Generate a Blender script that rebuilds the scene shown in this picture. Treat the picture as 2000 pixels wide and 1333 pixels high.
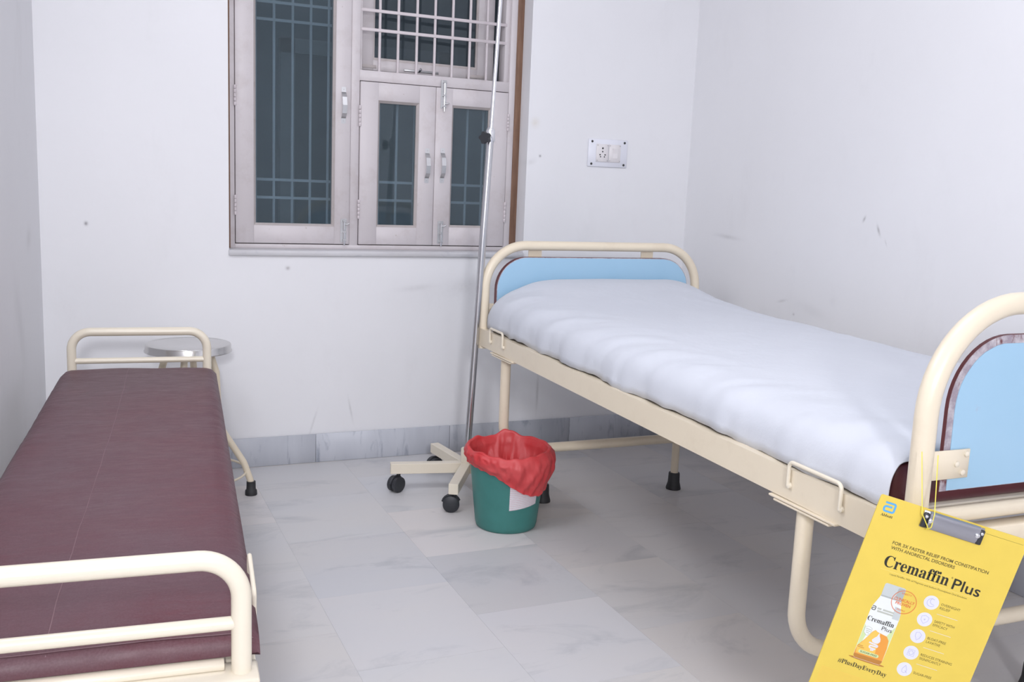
import bpy, bmesh, math, random
from mathutils import Vector, Matrix, noise

random.seed(7)
S = bpy.context.scene
C = S.collection
for o in list(bpy.data.objects):
    bpy.data.objects.remove(o, do_unlink=True)

# ------------------------------------------------------------------ camera
cam_d = bpy.data.cameras.new('camera')
cam = bpy.data.objects.new('camera', cam_d)
C.objects.link(cam)
cam_d.sensor_width = 36.0
cam_d.lens = 1900.0 / 2000.0 * 36.0
cam_d.clip_start = 0.02
RIGHT = Vector((0.9164877, -0.3979922, 0.0406507))
DOWN = Vector((-0.0267911, -0.1624397, -0.9863547))
FWD = Vector((0.3991648, 0.9028929, -0.1595366))
m = Matrix.Identity(4)
for i in range(3):
    m[i][0] = RIGHT[i]
    m[i][1] = -DOWN[i]
    m[i][2] = -FWD[i]
m.translation = Vector((0, 0, 1.2))
cam.matrix_world = m
S.camera = cam

# ------------------------------------------------------------------ light
S.view_settings.view_transform = 'Standard'
S.view_settings.look = 'None'
S.view_settings.gamma = 1.0
S.view_settings.use_curve_mapping = False
S.view_settings.exposure = -0.05

world = bpy.data.worlds.new('world')
S.world = world
world.use_nodes = True
bg = world.node_tree.nodes['Background']
bg.inputs[0].default_value = (0.46, 0.53, 0.60, 1)
bg.inputs[1].default_value = 0.28


def area(name, loc, target, size, power, color, shape='DISK'):
    d = bpy.data.lights.new(name, 'AREA')
    d.shape = shape
    d.size = size
    d.energy = power
    d.color = color
    o = bpy.data.objects.new(name, d)
    C.objects.link(o)
    o.location = loc
    o.rotation_euler = (Vector(target) - Vector(loc)).to_track_quat('-Z', 'Y').to_euler()
    return o


# the photographer's flash just above the camera, and the room's own lamps: one behind the camera, one on the ceiling, one on the left wall
LC = (0.955, 0.957, 1.0)
area('flash', (-0.13, 0.02, 1.50), (1.0, 3.0, 0.9), 0.13, 8.0, LC)
area('rear_lamp', (-0.35, -2.4, 2.12), (1.25, 3.2, 0.7), 0.5, 76.0, LC)
area('ceiling_lamp', (1.05, 1.7, 2.86), (1.05, 1.7, 0), 1.1, 12.0, LC)
area('wall_lamp', (-0.25, 2.1, 2.25), (2.6, 2.2, 0.6), 1.0, 26.0, LC)

# ------------------------------------------------------------------ materials
MATS = {}


def nt(name):
    mt = bpy.data.materials.new(name)
    mt.use_nodes = True
    n = mt.node_tree.nodes
    n.clear()
    out = n.new('ShaderNodeOutputMaterial')
    p = n.new('ShaderNodeBsdfPrincipled')
    mt.node_tree.links.new(p.outputs[0], out.inputs[0])
    MATS[name] = mt
    return mt, n, mt.node_tree.links, p, out


def mixc(n, l, fac, a, b, mode='MIX'):
    x = n.new('ShaderNodeMix')
    x.data_type = 'RGBA'
    x.blend_type = mode
    for sock, v in ((x.inputs[0], fac), (x.inputs[6], a), (x.inputs[7], b)):
        if isinstance(v, bpy.types.NodeSocket):
            l.new(v, sock)
        elif isinstance(v, (int, float)):
            sock.default_value = v
        else:
            sock.default_value = (*v, 1) if len(v) == 3 else v
    return x.outputs[2]


def ramp(n, l, src, lo, hi):
    r = n.new('ShaderNodeMapRange')
    r.inputs[1].default_value = lo
    r.inputs[2].default_value = hi
    l.new(src, r.inputs[0])
    return r.outputs[0]


def noise_tex(n, l, scale, detail=4, rough=0.55, coord='Object', stretch=None, dist=0.0):
    tc = n.new('ShaderNodeTexCoord')
    t = n.new('ShaderNodeTexNoise')
    t.inputs['Scale'].default_value = scale
    t.inputs['Detail'].default_value = detail
    t.inputs['Roughness'].default_value = rough
    t.inputs['Distortion'].default_value = dist
    src = tc.outputs[coord]
    if stretch:
        mp = n.new('ShaderNodeMapping')
        mp.inputs['Scale'].default_value = stretch[:3]
        if len(stretch) > 3:
            mp.inputs['Rotation'].default_value = stretch[3]
        l.new(src, mp.inputs[0])
        src = mp.outputs[0]
    l.new(src, t.inputs[0])
    return t.outputs[0]


def bump(n, l, p, h, strength, dist):
    b = n.new('ShaderNodeBump')
    b.inputs['Strength'].default_value = strength
    b.inputs['Distance'].default_value = dist
    l.new(h, b.inputs['Height'])
    l.new(b.outputs[0], p.inputs['Normal'])


def simple(name, col, rough=0.5, metal=0.0, var=0.06, scale=8.0, spec=0.5, bmp=0.0, bscale=120, coat=0.0):
    """base colour with slow tonal variation and fine relief"""
    mt, n, l, p, out = nt(name)
    h = noise_tex(n, l, scale)
    f = ramp(n, l, h, 0.3, 0.7)
    a = tuple(max(0, c * (1 - var)) for c in col)
    b = tuple(min(1, c * (1 + var)) for c in col)
    l.new(mixc(n, l, f, a, b), p.inputs['Base Color'])
    p.inputs['Roughness'].default_value = rough
    p.inputs['Metallic'].default_value = metal
    p.inputs['Specular IOR Level'].default_value = spec
    p.inputs['Coat Weight'].default_value = coat
    if bmp:
        bump(n, l, p, noise_tex(n, l, bscale, 3), bmp, 0.002)
    return mt


def wall_mat(name, col, marks=(), smudge=0.5, axis='x'):
    """white plaster; marks = (u, z, half-width, half-height, angle, strength): scuffs on the paint"""
    mt, n, l, p, out = nt(name)
    geo = n.new('ShaderNodeNewGeometry')
    big = ramp(n, l, noise_tex(n, l, 1.6, 5, 0.6), 0.35, 0.75)
    dirt = ramp(n, l, noise_tex(n, l, 5.0, 6, 0.7, stretch=(1, 1, 0.45)), 0.56, 0.86)
    cc = mixc(n, l, big, col, tuple(c * 0.97 for c in col))
    ff = n.new('ShaderNodeMath')
    ff.operation = 'MULTIPLY'
    l.new(dirt, ff.inputs[0])
    ff.inputs[1].default_value = 0.22 * smudge
    cc = mixc(n, l, ff.outputs[0], cc, (0.50, 0.48, 0.48))
    sep = n.new('ShaderNodeSeparateXYZ')
    l.new(geo.outputs['Position'], sep.inputs[0])
    u = sep.outputs[0] if axis == 'x' else sep.outputs[1]
    z = sep.outputs[2]
    brk = noise_tex(n, l, 60, 3, 0.6)

    def math_(op, a, b=None):
        q = n.new('ShaderNodeMath')
        q.operation = op
        for i, v in enumerate((a, b)):
            if v is None:
                continue
            if isinstance(v, (int, float)):
                q.inputs[i].default_value = v
            else:
                l.new(v, q.inputs[i])
        return q.outputs[0]
    for (mu, mz, hw, hh, ang, st, mc) in marks:
        du = math_('SUBTRACT', u, mu)
        dz = math_('SUBTRACT', z, mz)
        ca, sa = math.cos(ang), math.sin(ang)
        a = math_('DIVIDE', math_('ADD', math_('MULTIPLY', du, ca), math_('MULTIPLY', dz, sa)), hw)
        b = math_('DIVIDE', math_('SUBTRACT', math_('MULTIPLY', dz, ca), math_('MULTIPLY', du, sa)), hh)
        r2 = math_('ADD', math_('MULTIPLY', a, a), math_('MULTIPLY', b, b))
        k = math_('EXPONENT', math_('MULTIPLY', r2, -1.0))
        k = math_('MULTIPLY', k, math_('ADD', math_('MULTIPLY', brk, 0.9), 0.45))
        k = math_('MINIMUM', math_('MULTIPLY', k, st), 0.95)
        cc = mixc(n, l, k, cc, mc)
    l.new(cc, p.inputs['Base Color'])
    p.inputs['Roughness'].default_value = 0.55
    p.inputs['Specular IOR Level'].default_value = 0.25
    bump(n, l, p, noise_tex(n, l, 22, 5, 0.6), 0.12, 0.004)
    return mt


GREY = (0.22, 0.21, 0.23)
PALE = (0.42, 0.41, 0.42)
WCOL = (0.85, 0.85, 0.875)
wall_mat('plaster_back', WCOL, [
    (0.004, 0.989, .006, .007, 0, .9, GREY), (0.752, 0.824, .008, .007, 0, .9, PALE), (1.861, 1.327, .005, .005, 0, .9, GREY),
    (1.82, 1.30, .02, .012, .4, .18, PALE), (1.30, 0.74, .07, .012, .1, .20, PALE), (1.52, 0.75, .06, .035, .3, .22, PALE), (1.46, 0.55, .035, .25, 0, .06, PALE),
    (1.02, .22, .004, .045, .2, .35, PALE), (.86, .17, .004, .05, -.3, .3, PALE), (1.9, .25, .006, .07, 0, .5, PALE),
    (1.83, 1.47, .018, .02, 0, .25, (.6, .5, .3)), (1.45, .72, .30, .06, .02, .06, PALE), (0.30, 0.40, .25, .02, .05, .10, PALE)])
wall_mat('plaster_right', (0.85, 0.85, 0.875), [
    (2.806, 1.124, .011, .005, -1.1, .75, PALE), (2.729, 1.086, .005, .018, -.45, .8, PALE), (2.688, 1.044, .003, .012, -.45, .3, PALE),
    (3.64, 1.004, .075, .009, 0.05, .32, PALE), (3.23, 0.765, .025, .005, -.25, .35, PALE), (3.05, .75, .09, .02, .2, .12, PALE),
    (3.75, .70, .25, .10, 0, .10, PALE), (2.85, .63, .25, .05, -.1, .12, PALE), (3.15, .72, .006, .005, 0, .35, GREY), (2.93, .80, .02, .02, 0, .08, PALE)], axis='y')
wall_mat('plaster_left', (0.84, 0.84, 0.865), [(3.45, .70, .05, .14, 0.5, .18, PALE), (3.7, 0.95, .05, .03, .3, .25, PALE)], smudge=0.8, axis='y')
wall_mat('plaster_plain', (0.84, 0.84, 0.86))

# marble (floor slabs, skirting, sill): tint comes from the object colour, veins from position


def marble(name, base, vein, warm, rough, vscale, vfac, use_obj=True, offs=0.0):
    mt, n, l, p, out = nt(name)
    tc = n.new('ShaderNodeTexCoord')
    oi = n.new('ShaderNodeObjectInfo')
    geo = n.new('ShaderNodeNewGeometry')
    add = n.new('ShaderNodeVectorMath')
    add.operation = 'ADD'
    l.new(geo.outputs['Position'], add.inputs[0])
    sc = n.new('ShaderNodeVectorMath')
    sc.operation = 'SCALE'
    sc.inputs[0].default_value = (17.0, 31.0, 7.0)
    l.new(oi.outputs['Random'], sc.inputs['Scale'])
    l.new(sc.outputs[0], add.inputs[1])
    mp = n.new('ShaderNodeMapping')
    mp.inputs['Rotation'].default_value = (0.3, 0.5, 0.12)
    mp.inputs['Scale'].default_value = vscale
    l.new(add.outputs[0], mp.inputs[0])
    t1 = n.new('ShaderNodeTexNoise')
    t1.inputs['Scale'].default_value = 2.2
    t1.inputs['Detail'].default_value = 8
    t1.inputs['Roughness'].default_value = 0.66
    t1.inputs['Distortion'].default_value = 0.9
    l.new(mp.outputs[0], t1.inputs[0])
    t2 = n.new('ShaderNodeTexNoise')
    t2.inputs['Scale'].default_value = 0.9
    t2.inputs['Detail'].default_value = 6
    l.new(mp.outputs[0], t2.inputs[0])
    t3 = n.new('ShaderNodeTexNoise')
    t3.inputs['Scale'].default_value = 3.4
    t3.inputs['Detail'].default_value = 5
    t3.inputs['Roughness'].default_value = 0.7
    l.new(add.outputs[0], t3.inputs[0])
    c1 = mixc(n, l, ramp(n, l, t2.outputs[0], 0.35, 0.68), base, warm)
    v = n.new('ShaderNodeMath')
    v.operation = 'MULTIPLY'
    l.new(ramp(n, l, t1.outputs[0], 0.54, 0.74), v.inputs[0])
    v.inputs[1].default_value = vfac
    c2 = mixc(n, l, v.outputs[0], c1, vein)
    # dark stains with a shape of their own
    v2 = n.new('ShaderNodeMath')
    v2.operation = 'MULTIPLY'
    l.new(ramp(n, l, t3.outputs[0], 0.68, 0.80), v2.inputs[0])
    v2.inputs[1].default_value = vfac * 0.9
    c2 = mixc(n, l, v2.outputs[0], c2, tuple(x * 0.8 for x in vein))
    if use_obj:
        c2 = mixc(n, l, 1.0, c2, oi.outputs['Color'], 'MULTIPLY')
    l.new(c2, p.inputs['Base Color'])
    p.inputs['Roughness'].default_value = rough
    p.inputs['Specular IOR Level'].default_value = 0.35
    return mt


marble('floor_marble', (0.62, 0.62, 0.64), (0.36, 0.38, 0.41), (0.66, 0.64, 0.63), 0.42, (1.0, 2.6, 1.0), 0.55)
marble('skirting_marble', (0.60, 0.62, 0.67), (0.24, 0.27, 0.34), (0.52, 0.54, 0.59), 0.38, (9.0, 3.5, 2.2), 0.85)
marble('sill_marble', (0.66, 0.66, 0.69), (0.42, 0.43, 0.48), (0.60, 0.59, 0.61), 0.4, (3.0, 3.0, 6.0), 0.7)
simple('grout', (0.60, 0.60, 0.61), 0.8)


def painted(name, col, dirt, rough=0.4, dscale=7, amount=0.35, spec=0.5, chips=0.0):
    mt, n, l, p, out = nt(name)
    f = ramp(n, l, noise_tex(n, l, dscale, 6, 0.7), 0.52, 0.80)
    q = n.new('ShaderNodeMath')
    q.operation = 'MULTIPLY'
    l.new(f, q.inputs[0])
    q.inputs[1].default_value = amount
    cc = mixc(n, l, q.outputs[0], col, dirt)
    if chips:
        g = ramp(n, l, noise_tex(n, l, 38, 4, 0.6), 0.70, 0.74)
        q2 = n.new('ShaderNodeMath')
        q2.operation = 'MULTIPLY'
        l.new(g, q2.inputs[0])
        q2.inputs[1].default_value = chips
        cc = mixc(n, l, q2.outputs[0], cc, (0.30, 0.22, 0.16))
    l.new(cc, p.inputs['Base Color'])
    p.inputs['Roughness'].default_value = rough
    p.inputs['Specular IOR Level'].default_value = spec
    bump(n, l, p, noise_tex(n, l, 70, 3), 0.06, 0.002)
    return mt


painted('window_paint', (0.66, 0.615, 0.63), (0.45, 0.38, 0.36), 0.45, 9, 0.42, chips=0.35)
painted('bead_paint', (0.54, 0.49, 0.48), (0.36, 0.28, 0.24), 0.5, 14, 0.6)
painted('bar_paint', (0.66, 0.60, 0.62), (0.45, 0.40, 0.38), 0.4, 9, 0.3)
painted('outer_bar_paint', (0.82, 0.78, 0.80), (0.6, 0.58, 0.58), 0.5, 9, 0.3)
painted('cream_paint', (0.81, 0.715, 0.56), (0.55, 0.44, 0.32), 0.28, 9, 0.22, chips=0.05)
painted('cream_light_paint', (0.80, 0.73, 0.60), (0.62, 0.52, 0.42), 0.26, 9, 0.2, chips=0.04)
painted('cream_dull_paint', (0.73, 0.66, 0.56), (0.55, 0.46, 0.36), 0.35, 9, 0.25)


def wood_raw():
    mt, n, l, p, out = nt('raw_wood')
    g = noise_tex(n, l, 14, 6, 0.6, stretch=(8, 8, 0.6))
    l.new(mixc(n, l, ramp(n, l, g, 0.3, 0.7), (0.17, 0.092, 0.06), (0.27, 0.155, 0.10)), p.inputs['Base Color'])
    p.inputs['Roughness'].default_value = 0.7


wood_raw()
simple('seam_dark', (0.10, 0.085, 0.085), 0.8)
simple('chrome', (0.78, 0.78, 0.80), 0.16, 1.0, 0.03)
simple('pole_chrome', (0.60, 0.60, 0.62), 0.24, 1.0, 0.05)
simple('steel', (0.62, 0.61, 0.60), 0.22, 1.0, 0.06, bmp=0.05, bscale=30)
simple('dull_steel', (0.55, 0.55, 0.56), 0.42, 0.9, 0.08)
simple('aluminium', (0.66, 0.66, 0.67), 0.35, 0.9, 0.06)
simple('rubber', (0.022, 0.022, 0.024), 0.55, 0, 0.2)
simple('black_plastic', (0.026, 0.028, 0.034), 0.45, 0, 0.2)
simple('switch_white', (0.84, 0.85, 0.92), 0.3, 0, 0.02)
simple('switch_cream', (0.82, 0.79, 0.80), 0.35, 0, 0.03)
simple('hole_dark', (0.05, 0.05, 0.05), 0.7)
simple('maroon_edge', (0.13, 0.035, 0.04), 0.5, 0, 0.15)
simple('mattress_maroon', (0.12, 0.028, 0.038), 0.4, 0, 0.15)


def glass_mat(name, tint, refl):
    mt, n, l, p, out = nt(name)
    tr = n.new('ShaderNodeBsdfTransparent')
    gl = n.new('ShaderNodeBsdfGlossy')
    gl.inputs['Roughness'].default_value = 0.03
    gl.inputs['Color'].default_value = (0.8, 0.9, 0.95, 1)
    f = ramp(n, l, noise_tex(n, l, 3.0, 4), 0.2, 0.9)
    l.new(mixc(n, l, f, tint, tuple(min(1, t * 1.15) for t in tint)), tr.inputs['Color'])
    df = n.new('ShaderNodeBsdfDiffuse')
    df.inputs['Color'].default_value = (0.13, 0.16, 0.18, 1)
    m1 = n.new('ShaderNodeMixShader')
    m1.inputs[0].default_value = 0.25
    l.new(tr.outputs[0], m1.inputs[1])
    l.new(df.outputs[0], m1.inputs[2])
    m2 = n.new('ShaderNodeMixShader')
    m2.inputs[0].default_value = refl
    l.new(m1.outputs[0], m2.inputs[1])
    l.new(gl.outputs[0], m2.inputs[2])
    l.new(m2.outputs[0], out.inputs[0])
    n.remove(p)


glass_mat('window_glass', (0.72, 0.80, 0.84), 0.03)
glass_mat('vent_glass', (0.50, 0.54, 0.58), 0.03)
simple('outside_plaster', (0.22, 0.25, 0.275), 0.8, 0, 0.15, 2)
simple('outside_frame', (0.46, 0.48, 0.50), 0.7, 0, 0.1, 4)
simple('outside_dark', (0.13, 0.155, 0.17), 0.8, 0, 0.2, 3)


def vinyl():
    mt, n, l, p, out = nt('maroon_vinyl')
    big = ramp(n, l, noise_tex(n, l, 2.4, 5, 0.6), 0.40, 0.66)
    fine = ramp(n, l, noise_tex(n, l, 26, 5, 0.7, stretch=(1, 3.2, 1)), 0.35, 0.75)
    c1 = mixc(n, l, big, (0.105, 0.046, 0.060), (0.105, 0.013, 0.024))
    f6 = n.new('ShaderNodeMath')
    f6.operation = 'MULTIPLY'
    l.new(fine, f6.inputs[0])
    f6.inputs[1].default_value = 0.75
    c2 = mixc(n, l, f6.outputs[0], c1, (0.122, 0.066, 0.080))
    weave = ramp(n, l, noise_tex(n, l, 300, 2, 0.6), 0.3, 0.8)
    c3 = mixc(n, l, 0.25, c2, mixc(n, l, weave, (0.09, 0.035, 0.045), (0.21, 0.13, 0.145)))
    l.new(c3, p.inputs['Base Color'])
    rr = n.new('ShaderNodeMapRange')
    rr.inputs[3].default_value = 0.40
    rr.inputs[4].default_value = 0.60
    l.new(fine, rr.inputs[0])
    l.new(rr.outputs[0], p.inputs['Roughness'])
    p.inputs['Specular IOR Level'].default_value = 0.38
    bump(n, l, p, noise_tex(n, l, 16, 5, 0.6, stretch=(1, 4.0, 1)), 0.25, 0.004)


vinyl()
simple('vinyl_seam', (0.20, 0.115, 0.13), 0.5)
simple('clip_steel', (0.40, 0.40, 0.44), 0.28, 1.0, 0.04)


def sheet_mat():
    mt, n, l, p, out = nt('white_cotton')
    f = ramp(n, l, noise_tex(n, l, 5, 4), 0.3, 0.75)
    l.new(mixc(n, l, f, (0.645, 0.670, 0.730), (0.625, 0.650, 0.712)), p.inputs['Base Color'])
    p.inputs['Roughness'].default_value = 0.85
    p.inputs['Specular IOR Level'].default_value = 0.15
    p.inputs['Sheen Weight'].default_value = 0.1
    bump(n, l, p, noise_tex(n, l, 9, 6, 0.62), 0.28, 0.012)


sheet_mat()
simple('hem_teal', (0.05, 0.42, 0.40), 0.8)


def panel_blue():
    mt, n, l, p, out = nt('blue_laminate')
    f = ramp(n, l, noise_tex(n, l, 6, 4), 0.3, 0.75)
    cc = mixc(n, l, f, (0.345, 0.560, 0.74), (0.365, 0.575, 0.755))
    st = ramp(n, l, noise_tex(n, l, 13, 5, 0.7), 0.70, 0.80)
    q = n.new('ShaderNodeMath')
    q.operation = 'MULTIPLY'
    l.new(st, q.inputs[0])
    q.inputs[1].default_value = 0.45
    cc = mixc(n, l, q.outputs[0], cc, (0.40, 0.44, 0.55))
    l.new(cc, p.inputs['Base Color'])
    p.inputs['Roughness'].default_value = 0.35


panel_blue()


def worn_edge():
    mt, n, l, p, out = nt('worn_panel_edge')
    f = ramp(n, l, noise_tex(n, l, 26, 6, 0.7), 0.42, 0.62)
    cc = mixc(n, l, f, (0.33, 0.28, 0.33), (0.60, 0.57, 0.60))
    g = ramp(n, l, noise_tex(n, l, 18, 5, 0.7, stretch=(1, 1, 0.5)), 0.60, 0.68)
    cc = mixc(n, l, g, cc, (0.16, 0.055, 0.06))
    l.new(cc, p.inputs['Base Color'])
    p.inputs['Roughness'].default_value = 0.7


worn_edge()


def liner_mat():
    mt, n, l, p, out = nt('red_plastic_film')
    f = ramp(n, l, noise_tex(n, l, 16, 5), 0.3, 0.75)
    cc = mixc(n, l, f, (0.80, 0.062, 0.070), (0.86, 0.125, 0.130))
    l.new(cc, p.inputs['Base Color'])
    p.inputs['Roughness'].default_value = 0.42
    p.inputs['Specular IOR Level'].default_value = 0.6
    tl = n.new('ShaderNodeBsdfTranslucent')
    l.new(cc, tl.inputs[0])
    mx = n.new('ShaderNodeMixShader')
    mx.inputs[0].default_value = 0.3
    l.new(p.outputs[0], mx.inputs[1])
    l.new(tl.outputs[0], mx.inputs[2])
    l.new(mx.outputs[0], out.inputs[0])
    bump(n, l, p, noise_tex(n, l, 40, 4), 0.3, 0.004)


liner_mat()
simple('bucket_teal', (0.045, 0.205, 0.185), 0.45, 0, 0.08, 12)


def sticker():
    mt, n, l, p, out = nt('bin_label')
    tc = n.new('ShaderNodeTexCoord')
    sp = n.new('ShaderNodeSeparateXYZ')
    l.new(tc.outputs['UV'], sp.inputs[0])
    w = n.new('ShaderNodeMath')
    w.operation = 'MULTIPLY'
    l.new(sp.outputs[1], w.inputs[0])
    w.inputs[1].default_value = 13 * 2 * math.pi
    s = n.new('ShaderNodeMath')
    s.operation = 'SINE'
    l.new(w.outputs[0], s.inputs[0])
    lines = ramp(n, l, s.outputs[0], 0.1, 0.5)
    br = ramp(n, l, noise_tex(n, l, 60, 2, coord='UV', stretch=(1.0, 0.4, 1)), 0.35, 0.55)
    k = n.new('ShaderNodeMath')
    k.operation = 'MULTIPLY'
    l.new(lines, k.inputs[0])
    l.new(br, k.inputs[1])
    k2 = n.new('ShaderNodeMath')
    k2.operation = 'MULTIPLY'
    l.new(k.outputs[0], k2.inputs[0])
    k2.inputs[1].default_value = 0.45
    l.new(mixc(n, l, k2.outputs[0], (0.74, 0.73, 0.77), (0.60, 0.18, 0.22)), p.inputs['Base Color'])
    p.inputs['Roughness'].default_value = 0.5


sticker()
# print colours of the clipboard
for nm, col in dict(print_yellow=(0.78, 0.585, 0.10), print_black=(0.030, 0.028, 0.022), print_olive=(0.13, 0.10, 0.03), print_blue=(0.115, 0.40, 0.72),
                    print_red=(0.78, 0.19, 0.07), print_white=(0.74, 0.74, 0.84), print_cap=(0.56, 0.60, 0.60), print_cap_dark=(0.42, 0.45, 0.44), print_body=(0.80, 0.83, 0.82),
                    print_orange=(0.80, 0.34, 0.06), print_amber=(0.88, 0.55, 0.11), print_green=(0.62, 0.74, 0.38), print_lilac=(0.42, 0.42, 0.66),
                    print_line=(0.92, 0.84, 0.46), print_rust=(0.50, 0.22, 0.045), print_grey=(0.50, 0.52, 0.46), string_yellow=(0.86, 0.74, 0.10)).items():
    simple(nm, col, 0.45, 0, 0.02, 20, spec=0.35)

# ------------------------------------------------------------------ geometry helpers


def link(name, me, mat, parent=None, smooth=False, loc=None):
    o = bpy.data.objects.new(name, me)
    C.objects.link(o)
    if mat is not None and not me.materials:
        me.materials.append(MATS[mat])
    if smooth:
        for pl in me.polygons:
            pl.use_smooth = True
    if parent:
        o.parent = parent
    if loc:
        o.location = loc
    return o


def auto_smooth(me, ang=40):
    for pl in me.polygons:
        pl.use_smooth = True
    try:
        me.set_sharp_from_angle(angle=math.radians(ang))
    except Exception:
        pass


def from_bm(name, bm, mat, parent=None, smooth=False, ang=40):
    bmesh.ops.recalc_face_normals(bm, faces=bm.faces)
    me = bpy.data.meshes.new(name)
    bm.to_mesh(me)
    bm.free()
    if smooth:
        auto_smooth(me, ang)
    return link(name, me, mat, parent)


def add_box(bm, x0, x1, y0, y1, z0, z1, bev=0.0, mat4=None, segs=1):
    b = bmesh.new()
    r = bmesh.ops.create_cube(b, size=1)
    bmesh.ops.scale(b, vec=(abs(x1 - x0), abs(y1 - y0), abs(z1 - z0)), verts=b.verts)
    bmesh.ops.translate(b, vec=((x0 + x1) / 2, (y0 + y1) / 2, (z0 + z1) / 2), verts=b.verts)
    if bev > 0:
        bmesh.ops.bevel(b, geom=list(b.edges), offset=bev, segments=segs, profile=0.5, affect='EDGES')
    if mat4 is not None:
        bmesh.ops.transform(b, matrix=mat4, verts=b.verts)
    merge(bm, b)


def merge(bm, b):
    vs = [bm.verts.new(v.co) for v in b.verts]
    b.verts.index_update()
    for f in b.faces:
        try:
            bm.faces.new([vs[v.index] for v in f.verts])
        except ValueError:
            pass
    b.free()


def box(name, x0, x1, y0, y1, z0, z1, mat, parent=None, bev=0.0, segs=1):
    bm = bmesh.new()
    add_box(bm, x0, x1, y0, y1, z0, z1, bev, segs=segs)
    return from_bm(name, bm, mat, parent, smooth=bev > 0, ang=50)


def fillet(pts, radii, n=8):
    """round the corners of a polyline"""
    pts = [Vector(p) for p in pts]
    out = [pts[0]]
    for i in range(1, len(pts) - 1):
        a, b, c = pts[i - 1], pts[i], pts[i + 1]
        r = radii if isinstance(radii, (int, float)) else radii[i - 1]
        d1 = (a - b).normalized()
        d2 = (c - b).normalized()
        ang = d1.angle(d2)
        if r <= 0 or ang > math.pi - 1e-3:
            out.append(b)
            continue
        t = min(r / math.tan(ang / 2), (a - b).length * 0.499, (c - b).length * 0.499)
        rr = t * math.tan(ang / 2)
        cen = b + (d1 + d2).normalized() * (rr / math.sin(ang / 2))
        p1 = b + d1 * t
        p2 = b + d2 * t
        v1 = p1 - cen
        v2 = p2 - cen
        tot = v1.angle(v2)
        ax = v1.cross(v2).normalized()
        for k in range(n + 1):
            out.append(cen + Matrix.Rotation(tot * k / n, 3, ax) @ v1)
    out.append(pts[-1])
    return out


def add_tube(bm, pts, r, segs=12, closed=False, cap=True):
    pts = [Vector(p) for p in pts]
    q = [pts[0]]
    for p in pts[1:]:
        if (p - q[-1]).length > 1e-6:
            q.append(p)
    pts = q
    N = len(pts)
    T = []
    for i in range(N):
        if closed:
            t = pts[(i + 1) % N] - pts[i - 1]
        else:
            t = pts[min(i + 1, N - 1)] - pts[max(i - 1, 0)]
        T.append(t.normalized())
    up = Vector((0, 0, 1)) if abs(T[0].z) < 0.9 else Vector((1, 0, 0))
    nrm = (up - T[0] * up.dot(T[0])).normalized()
    rings = []
    for i in range(N):
        if i:
            ax = T[i - 1].cross(T[i])
            if ax.length > 1e-8:
                nrm = Matrix.Rotation(T[i - 1].angle(T[i]), 3, ax.normalized()) @ nrm
            nrm = (nrm - T[i] * nrm.dot(T[i])).normalized()
        bi = T[i].cross(nrm)
        rad = r[i] if isinstance(r, (list, tuple)) else r
        rings.append([bm.verts.new(pts[i] + (nrm * math.cos(2 * math.pi * k / segs) + bi * math.sin(2 * math.pi * k / segs)) * rad) for k in range(segs)])
    rng = range(N) if closed else range(N - 1)
    for i in rng:
        a, b = rings[i], rings[(i + 1) % N]
        for k in range(segs):
            bm.faces.new((a[k], a[(k + 1) % segs], b[(k + 1) % segs], b[k]))
    if cap and not closed:
        bm.faces.new(rings[0][::-1])
        bm.faces.new(rings[-1])


def tube(name, pts, r, mat, parent=None, segs=12, closed=False):
    bm = bmesh.new()
    add_tube(bm, pts, r, segs, closed)
    return from_bm(name, bm, mat, parent, smooth=True, ang=60)


def add_lathe(bm, prof, segs=24, origin=(0, 0, 0), axis=None, cap=True):
    """prof = list of (r, z)"""
    M = Matrix.Translation(origin)
    if axis is not None:
        M = M @ Vector((0, 0, 1)).rotation_difference(Vector(axis)).to_matrix().to_4x4()
    rings = []
    for (r, z) in prof:
        rings.append([bm.verts.new(M @ Vector((r * math.cos(2 * math.pi * k / segs), r * math.sin(2 * math.pi * k / segs), z))) for k in range(segs)])
    for a, b in zip(rings, rings[1:]):
        for k in range(segs):
            bm.faces.new((a[k], a[(k + 1) % segs], b[(k + 1) % segs], b[k]))
    if cap:
        bm.faces.new(rings[0][::-1])
        bm.faces.new(rings[-1])


def lathe(name, prof, mat, parent=None, segs=24, origin=(0, 0, 0), axis=None, cap=True):
    bm = bmesh.new()
    add_lathe(bm, prof, segs, origin, axis, cap)
    return from_bm(name, bm, mat, parent, smooth=True, ang=45)


def add_prism(bm, poly, h0, h1, fn):
    """poly = 2D outline, extruded between h0 and h1; fn maps (u, v, h) to 3D"""
    a = [bm.verts.new(fn(u, v, h0)) for u, v in poly]
    b = [bm.verts.new(fn(u, v, h1)) for u, v in poly]
    bm.faces.new(a[::-1])
    bm.faces.new(b)
    k = len(poly)
    for i in range(k):
        bm.faces.new((a[i], a[(i + 1) % k], b[(i + 1) % k], b[i]))


def thing(name, label, cat, loc=(0, 0, 0), rotz=0.0, group=None):
    o = bpy.data.objects.new(name, None)
    o.empty_display_size = 0.1
    C.objects.link(o)
    o.location = loc
    o.rotation_euler = (0, 0, rotz)
    tag(o, label, cat, group)
    return o


def tag(o, label, cat, group=None):
    o['label'] = label
    o['category'] = cat
    if group:
        o['group'] = group
    return o


def struct(o, label=None, cat=None):
    o['kind'] = 'structure'
    if label:
        o['label'] = label
    if cat:
        o['category'] = cat
    return o


def copy_obj(o, parent=None):
    c = o.copy()
    C.objects.link(c)
    c.parent = parent
    return c


# ------------------------------------------------------------------ room shell
YW = 3.985          # face of the back wall
XR = 2.645          # face of the right wall
ZC = 2.90           # ceiling
YN = -3.2           # wall behind the camera
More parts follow.
